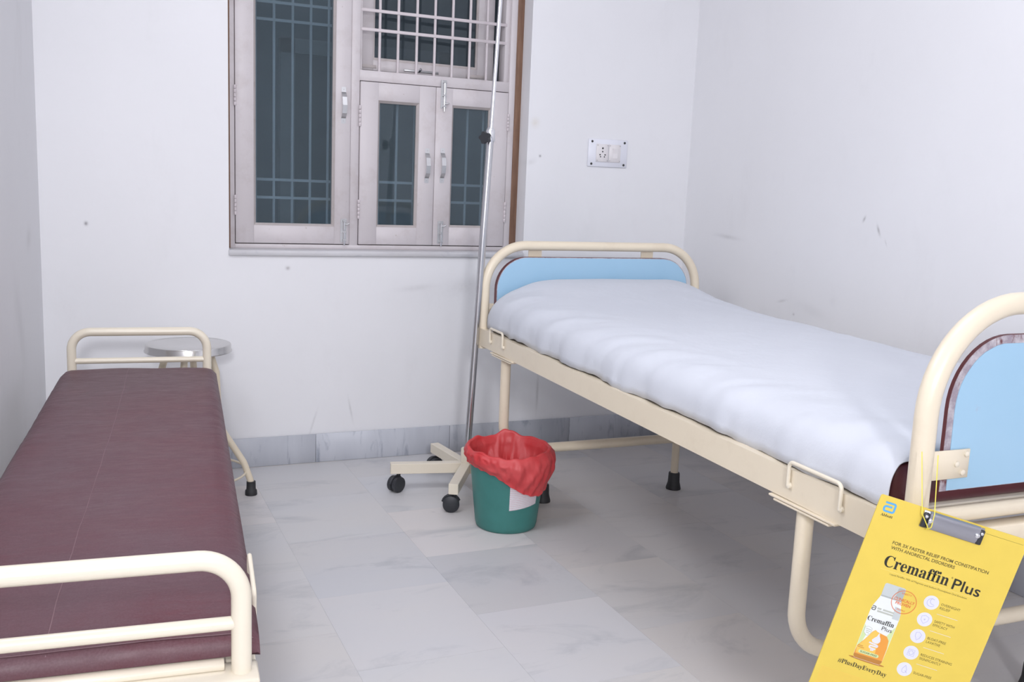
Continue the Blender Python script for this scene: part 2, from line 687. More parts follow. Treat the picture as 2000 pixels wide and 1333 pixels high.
# the left wall is not square to the back wall: it runs out about five degrees
LANG = math.radians(5.0)


def xl(y):
    return -0.152 - math.tan(LANG) * (YW - y)


WX0, WX1, WZ0, WZ1 = 0.521, 1.797, 0.885, 2.42      # window opening
TH = 0.23
bm = bmesh.new()
add_box(bm, -0.9, WX0, YW, YW + TH, -0.05, ZC)
add_box(bm, WX1, XR + 0.25, YW, YW + TH, -0.05, ZC)
add_box(bm, WX0, WX1, YW, YW + TH, -0.05, WZ0)
add_box(bm, WX0, WX1, YW, YW + TH, WZ1, ZC)
struct(from_bm('wall_back', bm, 'plaster_back'), 'white plastered back wall with the window and the switch board', 'wall')
struct(box('wall_right', XR, XR + 0.2, YN - 0.2, YW, -0.05, ZC, 'plaster_right'), 'white plastered wall behind the bed with small dark scuffs', 'wall')
bm = bmesh.new()
v = [(xl(YW), YW), (xl(YN), YN), (xl(YN) - 0.2, YN), (xl(YW) - 0.2, YW)]
add_prism(bm, v, -0.05, ZC, lambda u, w, h: Vector((u, w, h)))
struct(from_bm('wall_left', bm, 'plaster_left'), 'greyish white plastered wall at the left edge beside the bench', 'wall')
struct(box('wall_front', -1.0, XR + 0.2, YN - 0.2, YN, -0.05, ZC, 'plaster_plain'), 'plain white wall behind the camera', 'wall')
struct(box('ceiling', -1.0, XR + 0.2, YN - 0.2, YW + TH, ZC, ZC + 0.15, 'plaster_plain'), 'plain white ceiling', 'ceiling')

floor = struct(box('floor', -1.2, XR, YN - 0.05, YW, -0.10, -0.0008, 'grout'), 'grey veined marble slab floor', 'floor')
cols = [-1.19, -0.585, -0.195, 0.195, 0.585, 0.98, 1.37, 1.71, 2.055, 2.40, 2.645]
P = 0.445
rows = {0: 3.5, 1: 3.3, 2: 3.40, 3: 3.29, 4: 3.07, 5: 3.275, 6: 3.045, 7: 3.29, 8: 3.12, 9: 3.3}
tint = {(3, 0): (1.07, 1.06, 1.06), (4, 0): (1.0, 1.0, 1.01), (5, 1): (1.08, 1.06, 1.06), (5, 2): (0.95, 0.96, 0.98), (4, 2): (1.02, 1.02, 1.02),
        (5, 3): (1.06, 1.06, 1.06)}
for ci in range(10):
    x0, x1 = cols[ci] + 0.00025, cols[ci + 1] - 0.00025
    edges = []
    r = rows[ci]
    k = -2
    ys = [r + P * 2, r + P]
    ys = [y for y in [r + P * j for j in range(2, -16, -1)]]
    ys = [YW] + [y for y in ys if YN < y < YW - 0.02] + [YN]
    for ri in range(len(ys) - 1):
        y1, y0 = ys[ri] - 0.00025, ys[ri + 1] + 0.00025
        t = box('floor_tile', x0, x1, y0, y1, -0.02, random.uniform(-0.0002, 0.0), 'floor_marble', floor)
        g = random.uniform(0.97, 1.04)
        w = random.uniform(-0.012, 0.012)
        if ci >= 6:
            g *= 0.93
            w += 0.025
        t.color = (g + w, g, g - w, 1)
for (ci, ya, col) in ((3, 3.40, (1.07, 1.05, 1.04)), (5, 3.05, (1.10, 1.075, 1.065)), (5, 2.6, (0.89, 0.91, 0.94)), (5, 2.2, (1.02, 1.02, 1.03)), (4, 2.8, (0.97, 0.98, 1.0)), (4, 2.4, (1.02, 1.02, 1.03))):
    for o in floor.children:
        me = o.data
        xs = [q.co.x for q in me.vertices]
        yy = [q.co.y for q in me.vertices]
        if min(xs) <= (cols[ci] + cols[ci + 1]) / 2 <= max(xs) and min(yy) <= ya <= max(yy):
            o.color = (*col, 1)

# skirting of grey marble slabs
bb = box('baseboard_back', xl(YW), XR, YW - 0.006, YW, 0.0, 0.118, 'grout')
struct(bb, 'grey veined marble skirting along the back wall', 'skirting')
edges = [xl(YW) + .002, 0.27, 0.87, 1.470, 2.07, XR - .002]
for i in range(len(edges) - 1):
    t = box('skirting_slab', edges[i] + 0.0008, edges[i + 1] - 0.0008, YW - 0.013, YW - 0.0055, 0.0005, 0.123 + random.uniform(-.001, .001), 'skirting_marble', bb, 0.0012)
    g = (1.0, 0.97, 1.04, 0.80, 0.9)[i]
    t.color = (g, g, g * 1.01, 1)
bb = box('baseboard_right', XR - 0.006, XR, YN, YW - 0.013, 0.0, 0.118, 'grout')
struct(bb, 'grey marble skirting behind the bed', 'skirting')
for i in range(12):
    y1 = YW - 0.015 - i * 0.6
    y0 = max(y1 - 0.599, YN)
    t = box('skirting_slab', XR - 0.013, XR - 0.0055, y0 + .0008, y1, 0.0005, 0.123, 'skirting_marble', bb, 0.0012)
    t.color = (.92, .92, .94, 1)

# ------------------------------------------------------------------ window
win = bpy.data.objects.new('window_1', None)
C.objects.link(win)
win.location = (0, 0, 0)
struct(win, 'painted wooden window with tall casement, two short shutters and barred vent', 'window')
YF = 4.075          # front of the frame
YB = 4.150


def wbox(name, x0, x1, z0, z1, y0=YF, y1=YB, mat='window_paint', parent=win, bev=0.0008):
    return box(name, x0, x1, y0, y1, z0, z1, mat, parent, bev)


# outer frame
wbox('frame_stile', WX0, 0.556, WZ0 + .012, WZ1)
wbox('frame_stile', 1.7375, 1.766, WZ0 + .012, WZ1)
wbox('raw_wood_strip', 1.766, WX1, WZ0 + .012, WZ1, YF - 0.001, YB, 'raw_wood')
wbox('raw_wood_strip', WX0, 0.5382, WZ0 + .012, WZ1, YF - 0.002, YB, 'raw_wood')
wbox('frame_bottom_rail', 0.556, 1.7375, WZ0 + .012, 0.915)
wbox('frame_top_rail', 0.556, 1.7375, WZ1 - 0.05, WZ1)
wbox('mullion', 1.0265, 1.0625, 0.915, WZ1 - 0.05)
wbox('transom', 1.0625, 1.7375, 1.599, 1.642)
wbox('vent_frame_stile', 1.715, 1.7375, 1.642, WZ1 - .05, YF + .012, YB)
wbox('vent_frame_stile', 1.0625, 1.074, 1.642, WZ1 - .05, YF + .012, YB)
# marble sill
sl = box('window_sill', WX0 - 0.002, WX1, YW - 0.012, YB, 0.874, 0.897, 'sill_marble', win, 0.002)
sl.color = (1, 1, 1, 1)


def handle(parent, x, z0, z1):
    bm = bmesh.new()
    zc = (z0 + z1) / 2
    h = (z1 - z0) / 2
    y = YF - 0.006
    # flat feet with a bowed strap between them
    prof = [(-h, 0.0), (-h * .72, 0.002), (-h * .45, 0.020), (0, 0.027), (h * .45, 0.020), (h * .72, 0.002), (h, 0.0)]
    w = 0.0095
    for (a, b) in zip(prof, prof[1:]):
        pa = [Vector((x + s * w, y - d, zc + q)) for (q, d) in (a, b) for s in (-1, 1)]
        pb = [p_ + Vector((0, 0.0025, 0)) for p_ in pa]
        f = [bm.verts.new(p_) for p_ in pa] + [bm.verts.new(p_) for p_ in pb]
        for idx in ((0, 1, 3, 2), (4, 6, 7, 5), (0, 4, 5, 1), (2, 3, 7, 6), (0, 2, 6, 4), (1, 5, 7, 3)):
            bm.faces.new([f[i_] for i_ in idx])
    hd = from_bm('handle', bm, 'aluminium', parent, smooth=True, ang=60)
    for s in (-1, 1):
        lathe('screw', [(0.0028, 0), (0.0028, 0.0015)], 'dull_steel', parent, 8, (x, y - 0.0005, zc + s * h * .86), (0, -1, 0))
    return hd


def bolt(parent, x, z0, z1, knob_top=True):
    y = YF - 0.006
    box('bolt_plate', x - 0.015, x + 0.011, y - 0.0015, y + .0005, z0 + .01, z1, 'dull_steel', parent)
    tube('bolt_rod', [(x, y - 0.0075, z0 - .002), (x, y - 0.0075, z1 - .004)], 0.0042, 'chrome', parent, 8)
    zk = z1 - 0.022 if knob_top else z0 + 0.03
    tube('bolt_knob', [(x, y - 0.0075, zk), (x + 0.012, y - 0.014, zk), (x + 0.019, y - 0.014, zk + .004)], 0.0035, 'dull_steel', parent, 8)
    bm = bmesh.new()
    for zz in (z0 + 0.02, (z0 + z1) / 2, z1 - 0.008):
        add_box(bm, x - 0.008, x + 0.008, y - 0.013, y - 0.001, zz - 0.004, zz + 0.004, 0.001)
    from_bm('bolt_staple', bm, 'dull_steel', parent, True)


def hinge(parent, x, z0, z1):
    bm = bmesh.new()
    nseg = 5
    for k in range(nseg):
        a = z0 + (z1 - z0) * k / nseg
        b = z0 + (z1 - z0) * (k + 1) / nseg
        add_lathe(bm, [(0.0042, a + .0006), (0.0052, a + .0018), (0.0052, b - .0018), (0.0042, b - .0006)], 10, (x, YF - 0.006, 0))
    from_bm('hinge', bm, 'bar_paint', parent, True)


def sash(name, x0, x1, z0, z1, gx0, gx1, gz0, gz1, label, yoff=-0.005, glass='window_glass'):
    s = bpy.data.objects.new(name, None)
    C.objects.link(s)
    s.parent = win
    s['label'] = label
    ya, yb = YF + yoff, YF + 0.035
    b = 0.0095   # bead around the pane
    gx0b, gx1b, gz0b, gz1b = gx0 - b, gx1 + b, gz0 - b, gz1 + b
    wbox('stile', x0, gx0b, z0, z1, ya, yb, parent=s)
    wbox('stile', gx1b, x1, z0, z1, ya, yb, parent=s)
    wbox('bottom_rail', gx0b, gx1b, z0, gz0b, ya, yb, parent=s)
    wbox('top_rail', gx0b, gx1b, gz1b, z1, ya, yb, parent=s)
    # bevelled glazing bead, four mitred pieces in one moulding
    bm = bmesh.new()
    yo, yi = ya + 0.003, ya + 0.014
    o_ = [(gx0b, gz0b), (gx1b, gz0b), (gx1b, gz1b), (gx0b, gz1b)]
    i_ = [(gx0, gz0), (gx1, gz0), (gx1, gz1), (gx0, gz1)]
    vo = [bm.verts.new((x, yo, z)) for x, z in o_]
    vi = [bm.verts.new((x, yi, z)) for x, z in i_]
    vb = [bm.verts.new((x, yb, z)) for x, z in i_]
    for k in range(4):
        j = (k + 1) % 4
        bm.faces.new((vo[k], vo[j], vi[j], vi[k]))
        bm.faces.new((vi[k], vi[j], vb[j], vb[k]))
    from_bm('glazing_bead', bm, 'bead_paint', s)
    box('pane', gx0 - .003, gx1 + .003, ya + 0.020, ya + 0.024, gz0 - .003, gz1 + .003, glass, s)
    return s


c1 = sash('casement', 0.559, 1.0245, 0.919, WZ1 - .053, 0.640, 0.951, 1.001, 2.29, 'tall casement with one long dark pane')
c2 = sash('shutter', 1.066, 1.3955, 0.919, 1.5955, 1.152, 1.313, 1.003, 1.513, 'short shutter hung on the mullion')
c3 = sash('shutter', 1.398, 1.734, 0.919, 1.5955, 1.482, 1.647, 1.008, 1.515, 'short shutter behind the drip stand')
handle(c1, 0.994, 1.419, 1.566)
handle(c2, 1.3625, 1.188, 1.336)
handle(c3, 1.4325, 1.191, 1.340)
bolt(c1, 1.002, 0.917, 1.025)
bolt(c3, 1.434, 0.917, 1.026)
bolt(c3, 1.432, 1.498, 1.627, False)
hinge(c1, 0.5575, 1.462, 1.543)
hinge(c1, 0.5575, 1.031, 1.112)
hinge(c2, 1.064, 1.411, 1.498)
hinge(c2, 1.064, 1.026, 1.108)
hinge(c3, 1.736, 1.430, 1.505)
hinge(c3, 1.736, 1.026, 1.117)
# dark gaps between frame and sashes
bm = bmesh.new()
for (a, b, z0, z1) in ((0.5555, 1.027, 0.913, WZ1 - .05), (1.0615, 1.738, 0.913, 1.600)):
    add_box(bm, a, b, YF + 0.036, YF + 0.037, z0, z0 + 0.02)
    add_box(bm, a, b, YF + 0.036, YF + 0.037, z1 - 0.02, z1)
    add_box(bm, a, a + 0.02, YF + 0.036, YF + 0.037, z0 + .02, z1 - .02)
    add_box(bm, b - .02, b, YF + 0.036, YF + 0.037, z0 + .02, z1 - .02)
add_box(bm, 1.38, 1.41, YF + 0.036, YF + 0.037, 0.933, 1.58)
from_bm('rebate', bm, 'seam_dark', win)

# painted grille of the vent, bar by bar
YG = 4.095
for x in (1.150, 1.230, 1.312, 1.392, 1.472, 1.552, 1.632):
    tube('grille_bar', [(x, YG, 1.640), (x, YG, WZ1 - .045)], 0.0062, 'bar_paint', win, 10)
for z in (1.808, 1.885, 2.25, 2.33):
    box('grille_crossbar', 1.068, 1.722, YG - 0.009, YG - 0.003, z - 0.0065, z + 0.0065, 'bar_paint', win, 0.001)
# vent sash behind the grille, hung at the left and standing slightly open outwards
vs = bpy.data.objects.new('vent_sash', None)
C.objects.link(vs)
vs.parent = win
vs.location = (1.078, YB + 0.002, 0)
vs.rotation_euler = (0, 0, math.radians(3.2))
vw = 0.625
wbox('stile', 0.0, 0.062, 1.652, WZ1 - .06, 0.0, 0.036, parent=vs)
wbox('stile', vw - 0.078, vw, 1.652, WZ1 - .06, 0.0, 0.036, parent=vs)
wbox('bottom_rail', 0.062, vw - 0.078, 1.652, 1.695, 0.0, 0.036, parent=vs)
wbox('top_rail', 0.062, vw - 0.078, WZ1 - .12, WZ1 - .06, 0.0, 0.036, parent=vs)
bm = bmesh.new()
add_box(bm, 0.062, vw - 0.078, 0.006, 0.014, 1.695, 1.706)
add_box(bm, 0.062, 0.069, 0.006, 0.014, 1.706, WZ1 - .12)
add_box(bm, vw - 0.085, vw - 0.078, 0.006, 0.014, 1.706, WZ1 - .12)
from_bm('glazing_bead', bm, 'bead_paint', vs)
box('pane', 0.066, vw - 0.082, 0.016, 0.020, 1.700, WZ1 - .125, 'vent_glass', vs)
tube('stay_pin', [(0.27, -0.004, 1.664), (0.27, -0.022, 1.672)], 0.006, 'chrome', vs, 8)
box('hinge_leaf', 0.012, 0.075, -0.003, 0.0, 1.661, 1.674, 'bead_paint', vs, 0.0005)
box('hinge_leaf', vw - 0.13, vw - 0.03, -0.003, 0.0, 1.658, 1.672, 'bead_paint', vs, 0.0005)
box('stay_bar', 0.20, 0.36, -0.006, -0.001, 1.660, 1.669, 'dull_steel', vs, 0.001)
# outer security grille behind the glass
YO = 4.175
for x in (0.653, 0.728, 0.804, 0.879, 0.954):
    tube('security_bar', [(x, YO, 0.885), (x, YO, WZ1)], 0.0058, 'outer_bar_paint', win, 8)
for x in (1.176, 1.256, 1.336, 1.510, 1.583, 1.66):
    tube('security_bar', [(x, YO, 0.885), (x, YO, 1.60)], 0.0058, 'outer_bar_paint', win, 8)
for z in (1.103, 1.177, 1.819, 1.888):
    box('security_crossbar', 0.56, 1.03, YO - 0.0085, YO - 0.0055, z - 0.0055, z + 0.0055, 'outer_bar_paint', win)
for z in (1.106, 1.184):
    box('security_crossbar', 1.06, 1.735, YO - 0.0085, YO - 0.0055, z - 0.0055, z + 0.0055, 'outer_bar_paint', win)

# dim passage outside: facing wall with a doorway
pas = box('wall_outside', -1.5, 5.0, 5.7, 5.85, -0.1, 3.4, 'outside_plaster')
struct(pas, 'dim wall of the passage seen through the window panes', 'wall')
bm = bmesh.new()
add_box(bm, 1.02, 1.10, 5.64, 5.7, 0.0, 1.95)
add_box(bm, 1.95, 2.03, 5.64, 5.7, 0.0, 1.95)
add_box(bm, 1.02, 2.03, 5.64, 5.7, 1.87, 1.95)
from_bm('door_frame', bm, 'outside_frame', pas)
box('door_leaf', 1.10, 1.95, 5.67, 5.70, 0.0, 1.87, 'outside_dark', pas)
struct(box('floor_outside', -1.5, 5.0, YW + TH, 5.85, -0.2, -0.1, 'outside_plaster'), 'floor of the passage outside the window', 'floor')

# ------------------------------------------------------------------ switch board
sb = thing('switch_board', 'white switch board with socket and rocker switch on back wall', 'switch board', (2.199, YW, 1.355))


def sbox(n_, x0, x1, z0, z1, d0, d1, mat, par=sb, bev=0.0015):
    return box(n_, x0, x1, -d1, -d0, z0, z1, mat, par, bev)


sbox('plate', -0.102, 0.102, -0.0625, 0.0625, 0.0, 0.008, 'switch_white', bev=0.003)
soc = sbox('socket', -0.063, -0.0005, -0.040, 0.040, 0.008, 0.013, 'switch_cream')
for (x, z, r) in ((-0.031, 0.021, .0045), (-0.031, 0.006, .0035), (-0.044, -0.008, .0035), (-0.041, -.017, .003), (-0.018, -0.008, .0035), (-0.021, -.017, .003)):
    lathe('pin_hole', [(r, 0), (r, 0.0008)], 'hole_dark', soc, 10, (x, -0.0129, z), (0, -1, 0))
sw = sbox('switch_plate', 0.0025, 0.063, -0.040, 0.040, 0.008, 0.013, 'switch_cream')
bm = bmesh.new()
add_prism(bm, [(-0.022, 0.0), (0.022, 0.0), (0.022, 0.007), (0.0, 0.003), (-0.022, 0.002)], 0.020, 0.046, lambda u, w_, h: Vector((h, -0.013 - w_, u)))
from_bm('rocker', bm, 'switch_cream', sw)
for sx in (-1, 1):
    for sz in (-1, 1):
        lathe('screw', [(0.0055, 0), (0.0055, 0.001), (0.003, 0.002)], 'hole_dark', sb, 12, (sx * 0.084, -0.008, sz * 0.050), (0, -1, 0))
        for (pp, cx) in ((soc, -0.0317), (sw, 0.0327)):
            lathe('small_screw', [(0.0025, 0), (0.0025, 0.001)], 'dull_steel', pp, 8, (cx + sx * .026, -0.0129, sz * .034), (0, -1, 0))

# ------------------------------------------------------------------ hospital bed
BX, BY = 1.880, 3.449
BR = math.radians(-0.78)
bed = thing('hospital_bed', 'cream tubular hospital bed with blue head and foot boards', 'bed', (BX, BY, 0), BR)
HW = 0.475          # half width, post axis
BL = 2.19           # head post to foot post
RT = 0.0185


def zr(ly):          # slight fall of the deck towards the foot
    return (ly) * 0.0115


RB, RTP = 0.578, 0.645     # rail bottom / top at the head


def bow(name, ly, ztop, zbot, rad, hw=HW, r=RT):
    pts = fillet([(-hw, ly, zbot), (-hw, ly, ztop), (hw, ly, ztop), (hw, ly, zbot)], rad, 14)
    return tube(name, pts, r, 'cream_paint', bed, 24)


bow('head_bow', 0.0, 0.965, 0.566, 0.165)
bow('foot_bow', -BL, 1.020, 0.535, 0.205, HW - 0.007, 0.0208)


def panel(name, ly0, ly1, x0, x1, z0, z1, rad, front):
    """board with rounded upper corners: core, laminate face, worn rim"""
    def outline(ins):
        bt_ = min(ins, 0.002)
        pts = [(x0 + ins, z0 + bt_), (x1 - ins, z0 + bt_)]
        r = rad - ins
        for k in range(13):
            a = math.pi / 2 * k / 12
            pts.append((x1 - ins - r + r * math.cos(a), z1 - ins - r + r * math.sin(a)))
        for k in range(13):
            a = math.pi / 2 * k / 12
            pts.append((x0 + ins + r - r * math.sin(a), z1 - ins - r + r * math.cos(a)))
        return pts
    bm = bmesh.new()
    add_prism(bm, outline(0), ly0, ly1, lambda u, w_, h: Vector((u, h, w_)))
    p_ = from_bm(name, bm, 'maroon_edge', bed)
    bm = bmesh.new()
    add_prism(bm, outline(0.0008), ly0 - 0.0008, ly0, lambda u, w_, h: Vector((u, h, w_)))
    from_bm('worn_rim', bm, 'worn_panel_edge', p_)
    bm = bmesh.new()
    ins = front
    # hand-trimmed laminate: slightly irregular outline
    o2 = outline(ins)
    o3 = [(u + 0.0016 * noise.noise(Vector((u * 30, w_ * 30, 1))), w_ + 0.0016 * noise.noise(Vector((u * 30, w_ * 30, 5)))) for u, w_ in o2]
    add_prism(bm, o3, ly0 - 0.0018, ly0 - 0.0006, lambda u, w_, h: Vector((u, h, w_)))
    from_bm('laminate_face', bm, 'blue_laminate', p_)
    bm = bmesh.new()
    add_prism(bm, outline(0.003), ly1, ly1 + 0.001, lambda u, w_, h: Vector((u, h, w_)))
    from_bm('laminate_back', bm, 'blue_laminate', p_)
    return p_


panel('head_panel', -0.012, 0.010, -0.432, 0.428, 0.62, 0.921, 0.125, 0.003)
panel('foot_panel', -BL - 0.006, -BL + 0.0015, -0.424, 0.424, 0.672, 0.963, 0.135, 0.016)
# tabs that hold the head panel below its bow
for x in (-0.265, 0.24):
    box('panel_tab', x - 0.028, x + 0.028, 0.0112, 0.0145, 0.890, 0.960, 'cream_paint', bed)
for x in (-0.20, 0.20):
    box('panel_tab', x - 0.028, x + 0.028, -BL + 0.0062, -BL + 0.010, 0.945, 1.008, 'cream_paint', bed)
# corner brackets of the boards, with bolts
for s in (-1, 1):
    x0, x1 = (-HW + 0.008, -HW + 0.112) if s < 0 else (HW - 0.112, HW - 0.008)
    br = box('board_bracket', x0, x1, -BL - 0.0128, -BL - 0.0088, 0.697, 0.752, 'cream_paint', bed, 0.001)
    for (bx_, bz) in ((0.094, 0.743), (0.072, 0.725), (0.088, 0.708)):
        xx = -HW + 0.008 + bx_ if s < 0 else HW - 0.008 - bx_
        lathe('bolt_head', [(0.0058, 0), (0.0055, 0.003), (0.003, 0.0045)], 'cream_light_paint', br, 10, (xx, -BL - 0.0128, bz), (0, -1, 0))
    br = box('board_bracket', x0, x1, 0.0105, 0.0145, 0.680, 0.738, 'cream_paint', bed, 0.001)

# side rails: folded channel following the slight fall
for s in (-1, 1):
    bm = bmesh.new()
    xo = s * (HW + 0.016)
    xi = s * (HW + 0.011)
    xf = s * (HW - 0.022)
    prof = [(xo, RB), (xo, RTP), (xf, RTP), (xf, RTP - 0.005), (xi, RTP - 0.005), (xi, RB + 0.005), (xf, RB + 0.005), (xf, RB)]
    rings = []
    for ly in (0.022, -BL - 0.02):
        rings.append([bm.verts.new((x, ly, z + zr(ly))) for x, z in prof])
    for k in range(8):
        bm.faces.new((rings[0][k], rings[0][(k + 1) % 8], rings[1][(k + 1) % 8], rings[1][k]))
    bm.faces.new(rings[0])
    bm.faces.new(rings[1][::-1])
    rail = from_bm('side_rail', bm, 'cream_paint', bed)
    # post sleeves and wire loops on the outside
    for (ya, yb) in ((-0.125, -0.250), (-1.868, -2.028)):
        zb = RB + zr(ya) + 0.033
        zt = RTP + zr(ya) + 0.019
        xx = s * (HW + 0.022)
        pts = fillet([(xx, ya, zb), (xx, ya, zt), (xx, yb, zt + zr(yb) - zr(ya)), (xx, yb, zb + zr(yb) - zr(ya))], 0.012, 6)
        lp = tube('holder_loop', pts, 0.0044, 'cream_light_paint', rail, 10)
        for yy in (ya, yb):
            lathe('loop_stud', [(0.0075, 0), (0.0072, 0.006), (0.003, 0.0085)], 'cream_light_paint', rail, 10, (xx - s * 0.0055, yy, zb), (s, 0, 0))
    # mounting plates above the legs
    for yc in (-0.242, -1.915):
        bm = bmesh.new()
        xa, xb = sorted((s * (HW - 0.06), s * (HW + 0.024)))
        for q, (hl, t_) in enumerate(((0.105, 0.0045), (0.088, 0.0045))):
            z1 = RB + zr(yc) - 0.001 - q * 0.0062
            add_box(bm, xa, xb, yc - hl, yc + hl, z1 - t_, z1, 0.0008)
        from_bm('mounting_plate', bm, 'cream_paint', bed)

# end cross tubes and angles
for (ly, zz) in ((-0.028, 0.612), (-BL + 0.03, 0.612)):
    z0 = zz + zr(ly)
    tube('end_tube', [(-HW + .02, ly - (0.05 if ly < -1 else 0) * 0, z0 + 0.022), (HW - .02, ly, z0 + 0.022)], 0.0155, 'cream_paint', bed, 14)
    box('end_angle', -HW, HW, ly - 0.028, ly + 0.012, z0 - 0.040, z0 - 0.004, 'cream_paint', bed, 0.001)
# deck slats
for k in range(12):
    ly = -0.14 - k * 0.174
    z0 = RTP + zr(ly) - 0.018
    box('deck_slat', -HW + 0.004, HW - 0.004, ly - 0.06, ly + 0.06, z0, z0 + 0.008, 'cream_dull_paint', bed, 0.001)
# legs: a U of tube under each end with two rubber-shod feet below its cross member
UW = 0.468
ZU = 0.212
for yc in (-0.222, -1.898):
    zt = RB + zr(yc) - 0.010
    pts = fillet([(-UW, yc, zt), (-UW, yc, ZU), (UW, yc, ZU), (UW, yc, zt)], 0.105, 12)
    leg = tube('leg_frame', pts, 0.0185, 'cream_paint', bed, 18)
    for x in (-0.293, 0.293):
        tube('foot_tube', [(x, yc, ZU - 0.006), (x, yc, 0.015)], 0.0155, 'cream_paint', leg, 14)
        lathe('rubber_foot', [(0.030, 0.0), (0.0305, 0.004), (0.0285, 0.012), (0.024, 0.030), (0.0225, 0.066), (0.0205, 0.069)], 'rubber', leg, 20, (x, yc, 0.0))

# mattress and sheet -------------------------------------------------
bm = bmesh.new()
add_box(bm, -0.452, 0.452, -2.118, -0.030, 0.0, 0.095, 0.022, segs=3)
for vv in bm.verts:
    vv.co.z += RTP - 0.0085 + zr(vv.co.y)
ob = from_bm('mattress', bm, 'mattress_maroon', None, True)
ob.location = (BX, BY, 0)
ob.rotation_euler = (0, 0, BR)
tag(ob, 'maroon vinyl mattress under the white sheet, showing at the foot corner', 'mattress')


def sheet_top(ly, lx):
    t = min(max(-ly / 2.13, 0), 1)
    zt = 0.783 - 0.035 * t ** 0.8
    head = math.exp(-((-ly - 0.02) / 0.30) ** 2)
    side = 1 / (1 + math.exp(-(lx + 0.36) / 0.055))
    side2 = 1 / (1 + math.exp((lx - 0.46) / 0.05))
    zt += 0.062 * head * side * side2
    zt += 0.012 * math.exp(-((lx - 0.05) / 0.3) ** 2) * (1 - head) * 0.6
    return zt


NU, NV = 84, 150
verts, faces = [], []
for j in range(NV + 1):
    v_ = j / NV
    ly = -0.030 - min(v_ / 0.965, 1.0) * 2.094
    drop = max(0.0, (v_ - 0.965) / 0.035)
    base = RTP + zr(ly) + 0.004
    for i in range(NU + 1):
        # angle around the mattress from the left hem over the top to the right hem
        a = math.pi * (1 - i / NU)
        ca, sa = math.cos(a), math.sin(a)
        ex = 0.27
        lx = 0.476 * math.copysign(abs(ca) ** ex, ca)
        hh = max(sa, 0) ** 0.54
        zt = sheet_top(ly, lx)
        hem = 0.014 * noise.noise(Vector((ly * 5.0, 2.0, 0))) + 0.006 * noise.noise(Vector((ly * 17, 7, 0)))
        z = base + hem * (1 - hh) + (zt - base) * hh
        # end drops of the sheet at head and foot
        edge = min(v_ / 0.018, 1.0)
        z -= (1 - edge) ** 2 * 0.035 * hh
        edge = min(max(0.965 - v_, 0) / 0.02, 1.0)
        z -= (1 - edge) ** 2 * 0.012 * hh
        if drop > 0:
            cov = min(max((lx + 0.455) / 0.10, 0.0), 1.0)
            z -= drop * cov * (z - base) * 0.45
        # folds: fan out from the left side, fade on the top
        near = math.exp(-((lx + 0.47) / 0.16) ** 2)
        fold = noise.noise(Vector((ly * 9 + lx * 9, lx * 3.0, 3.0))) * 0.016 * near
        fold += noise.noise(Vector((ly * 22 + lx * 14, lx * 6.0, 9.0))) * 0.007 * near
        wr = noise.noise(Vector((ly * 3.1 - lx * 2, lx * 5.0, 11.0))) * 0.006 + (0.5 - abs(noise.noise(Vector((ly * 5 + lx * 5, lx * 7 - ly * 2, 31.0))))) * 0.005
        wr += noise.noise(Vector((ly * 9.0 + lx * 4, lx * 9.0, 21.0))) * 0.0022
        z += (wr * hh + fold * 0.55 * hh)
        x = lx + (-fold * 0.8 if lx < 0 else 0) * (1.1 - hh)
        if lx < 0:
            x = max(x, -0.4895)
        verts.append((x, ly - 0.004 * drop, z))
for j in range(NV):
    for i in range(NU):
        a = j * (NU + 1) + i
        faces.append((a, a + 1, a + NU + 2, a + NU + 1))
me = bpy.data.meshes.new('bed_sheet')
me.from_pydata(verts, [], faces)
sh = link('bed_sheet', me, 'white_cotton', None, True)
sh.location = (BX, BY, 0)
sh.rotation_euler = (0, 0, BR)
md = sh.modifiers.new('thick', 'SOLIDIFY')
md.thickness = 0.002
md.offset = 0
tag(sh, 'white cotton bed sheet spread over the hospital bed mattress', 'bed sheet')

# ------------------------------------------------------------------ attendant bench
be = thing('attendant_bench', 'low cream steel bench with long maroon vinyl cushion', 'bench', (0.158, 3.398, 0), math.radians(-5.0))
BW, BLN = 0.21, 2.056
for ly in (0.0, -BLN):
    pts = fillet([(-BW, ly, 0.485), (-BW, ly, 0.668), (BW, ly, 0.668), (BW, ly, 0.485)], 0.058, 12)
    b_ = tube('end_bow', pts, 0.0142, 'cream_light_paint', be, 18)
    tube('bow_crossbar', [(-BW, ly, 0.572), (BW, ly, 0.572)], 0.0098, 'cream_light_paint', b_, 14)
# frame of folded sheet: two side rails, two end rails with a flange for the bows
for s in (-1, 1):
    xa, xb = sorted((s * 0.232, s * 0.190))
    box('side_rail', xa, xb, -BLN - 0.005, 0.005, 0.440, 0.495, 'cream_light_paint', be, 0.002)
for (ya, yb) in ((-BLN - 0.030, -BLN + 0.03), (-0.03, 0.028)):
    er = box('end_rail', -0.2335, 0.2335, ya, yb, 0.435, 0.499, 'cream_light_paint', be, 0.003)
    if ya < -1:
        box('flange', -0.2, 0.187, ya + 0.034, yb + .01, 0.499, 0.5075, 'cream_light_paint', er, 0.001)
# cushion: soft slab with sagging edges
NX, NY = 30, 120
verts, faces = [], []
cz0, cz1 = 0.510, 0.553
CY0, CY1 = -0.018, -BLN + 0.026


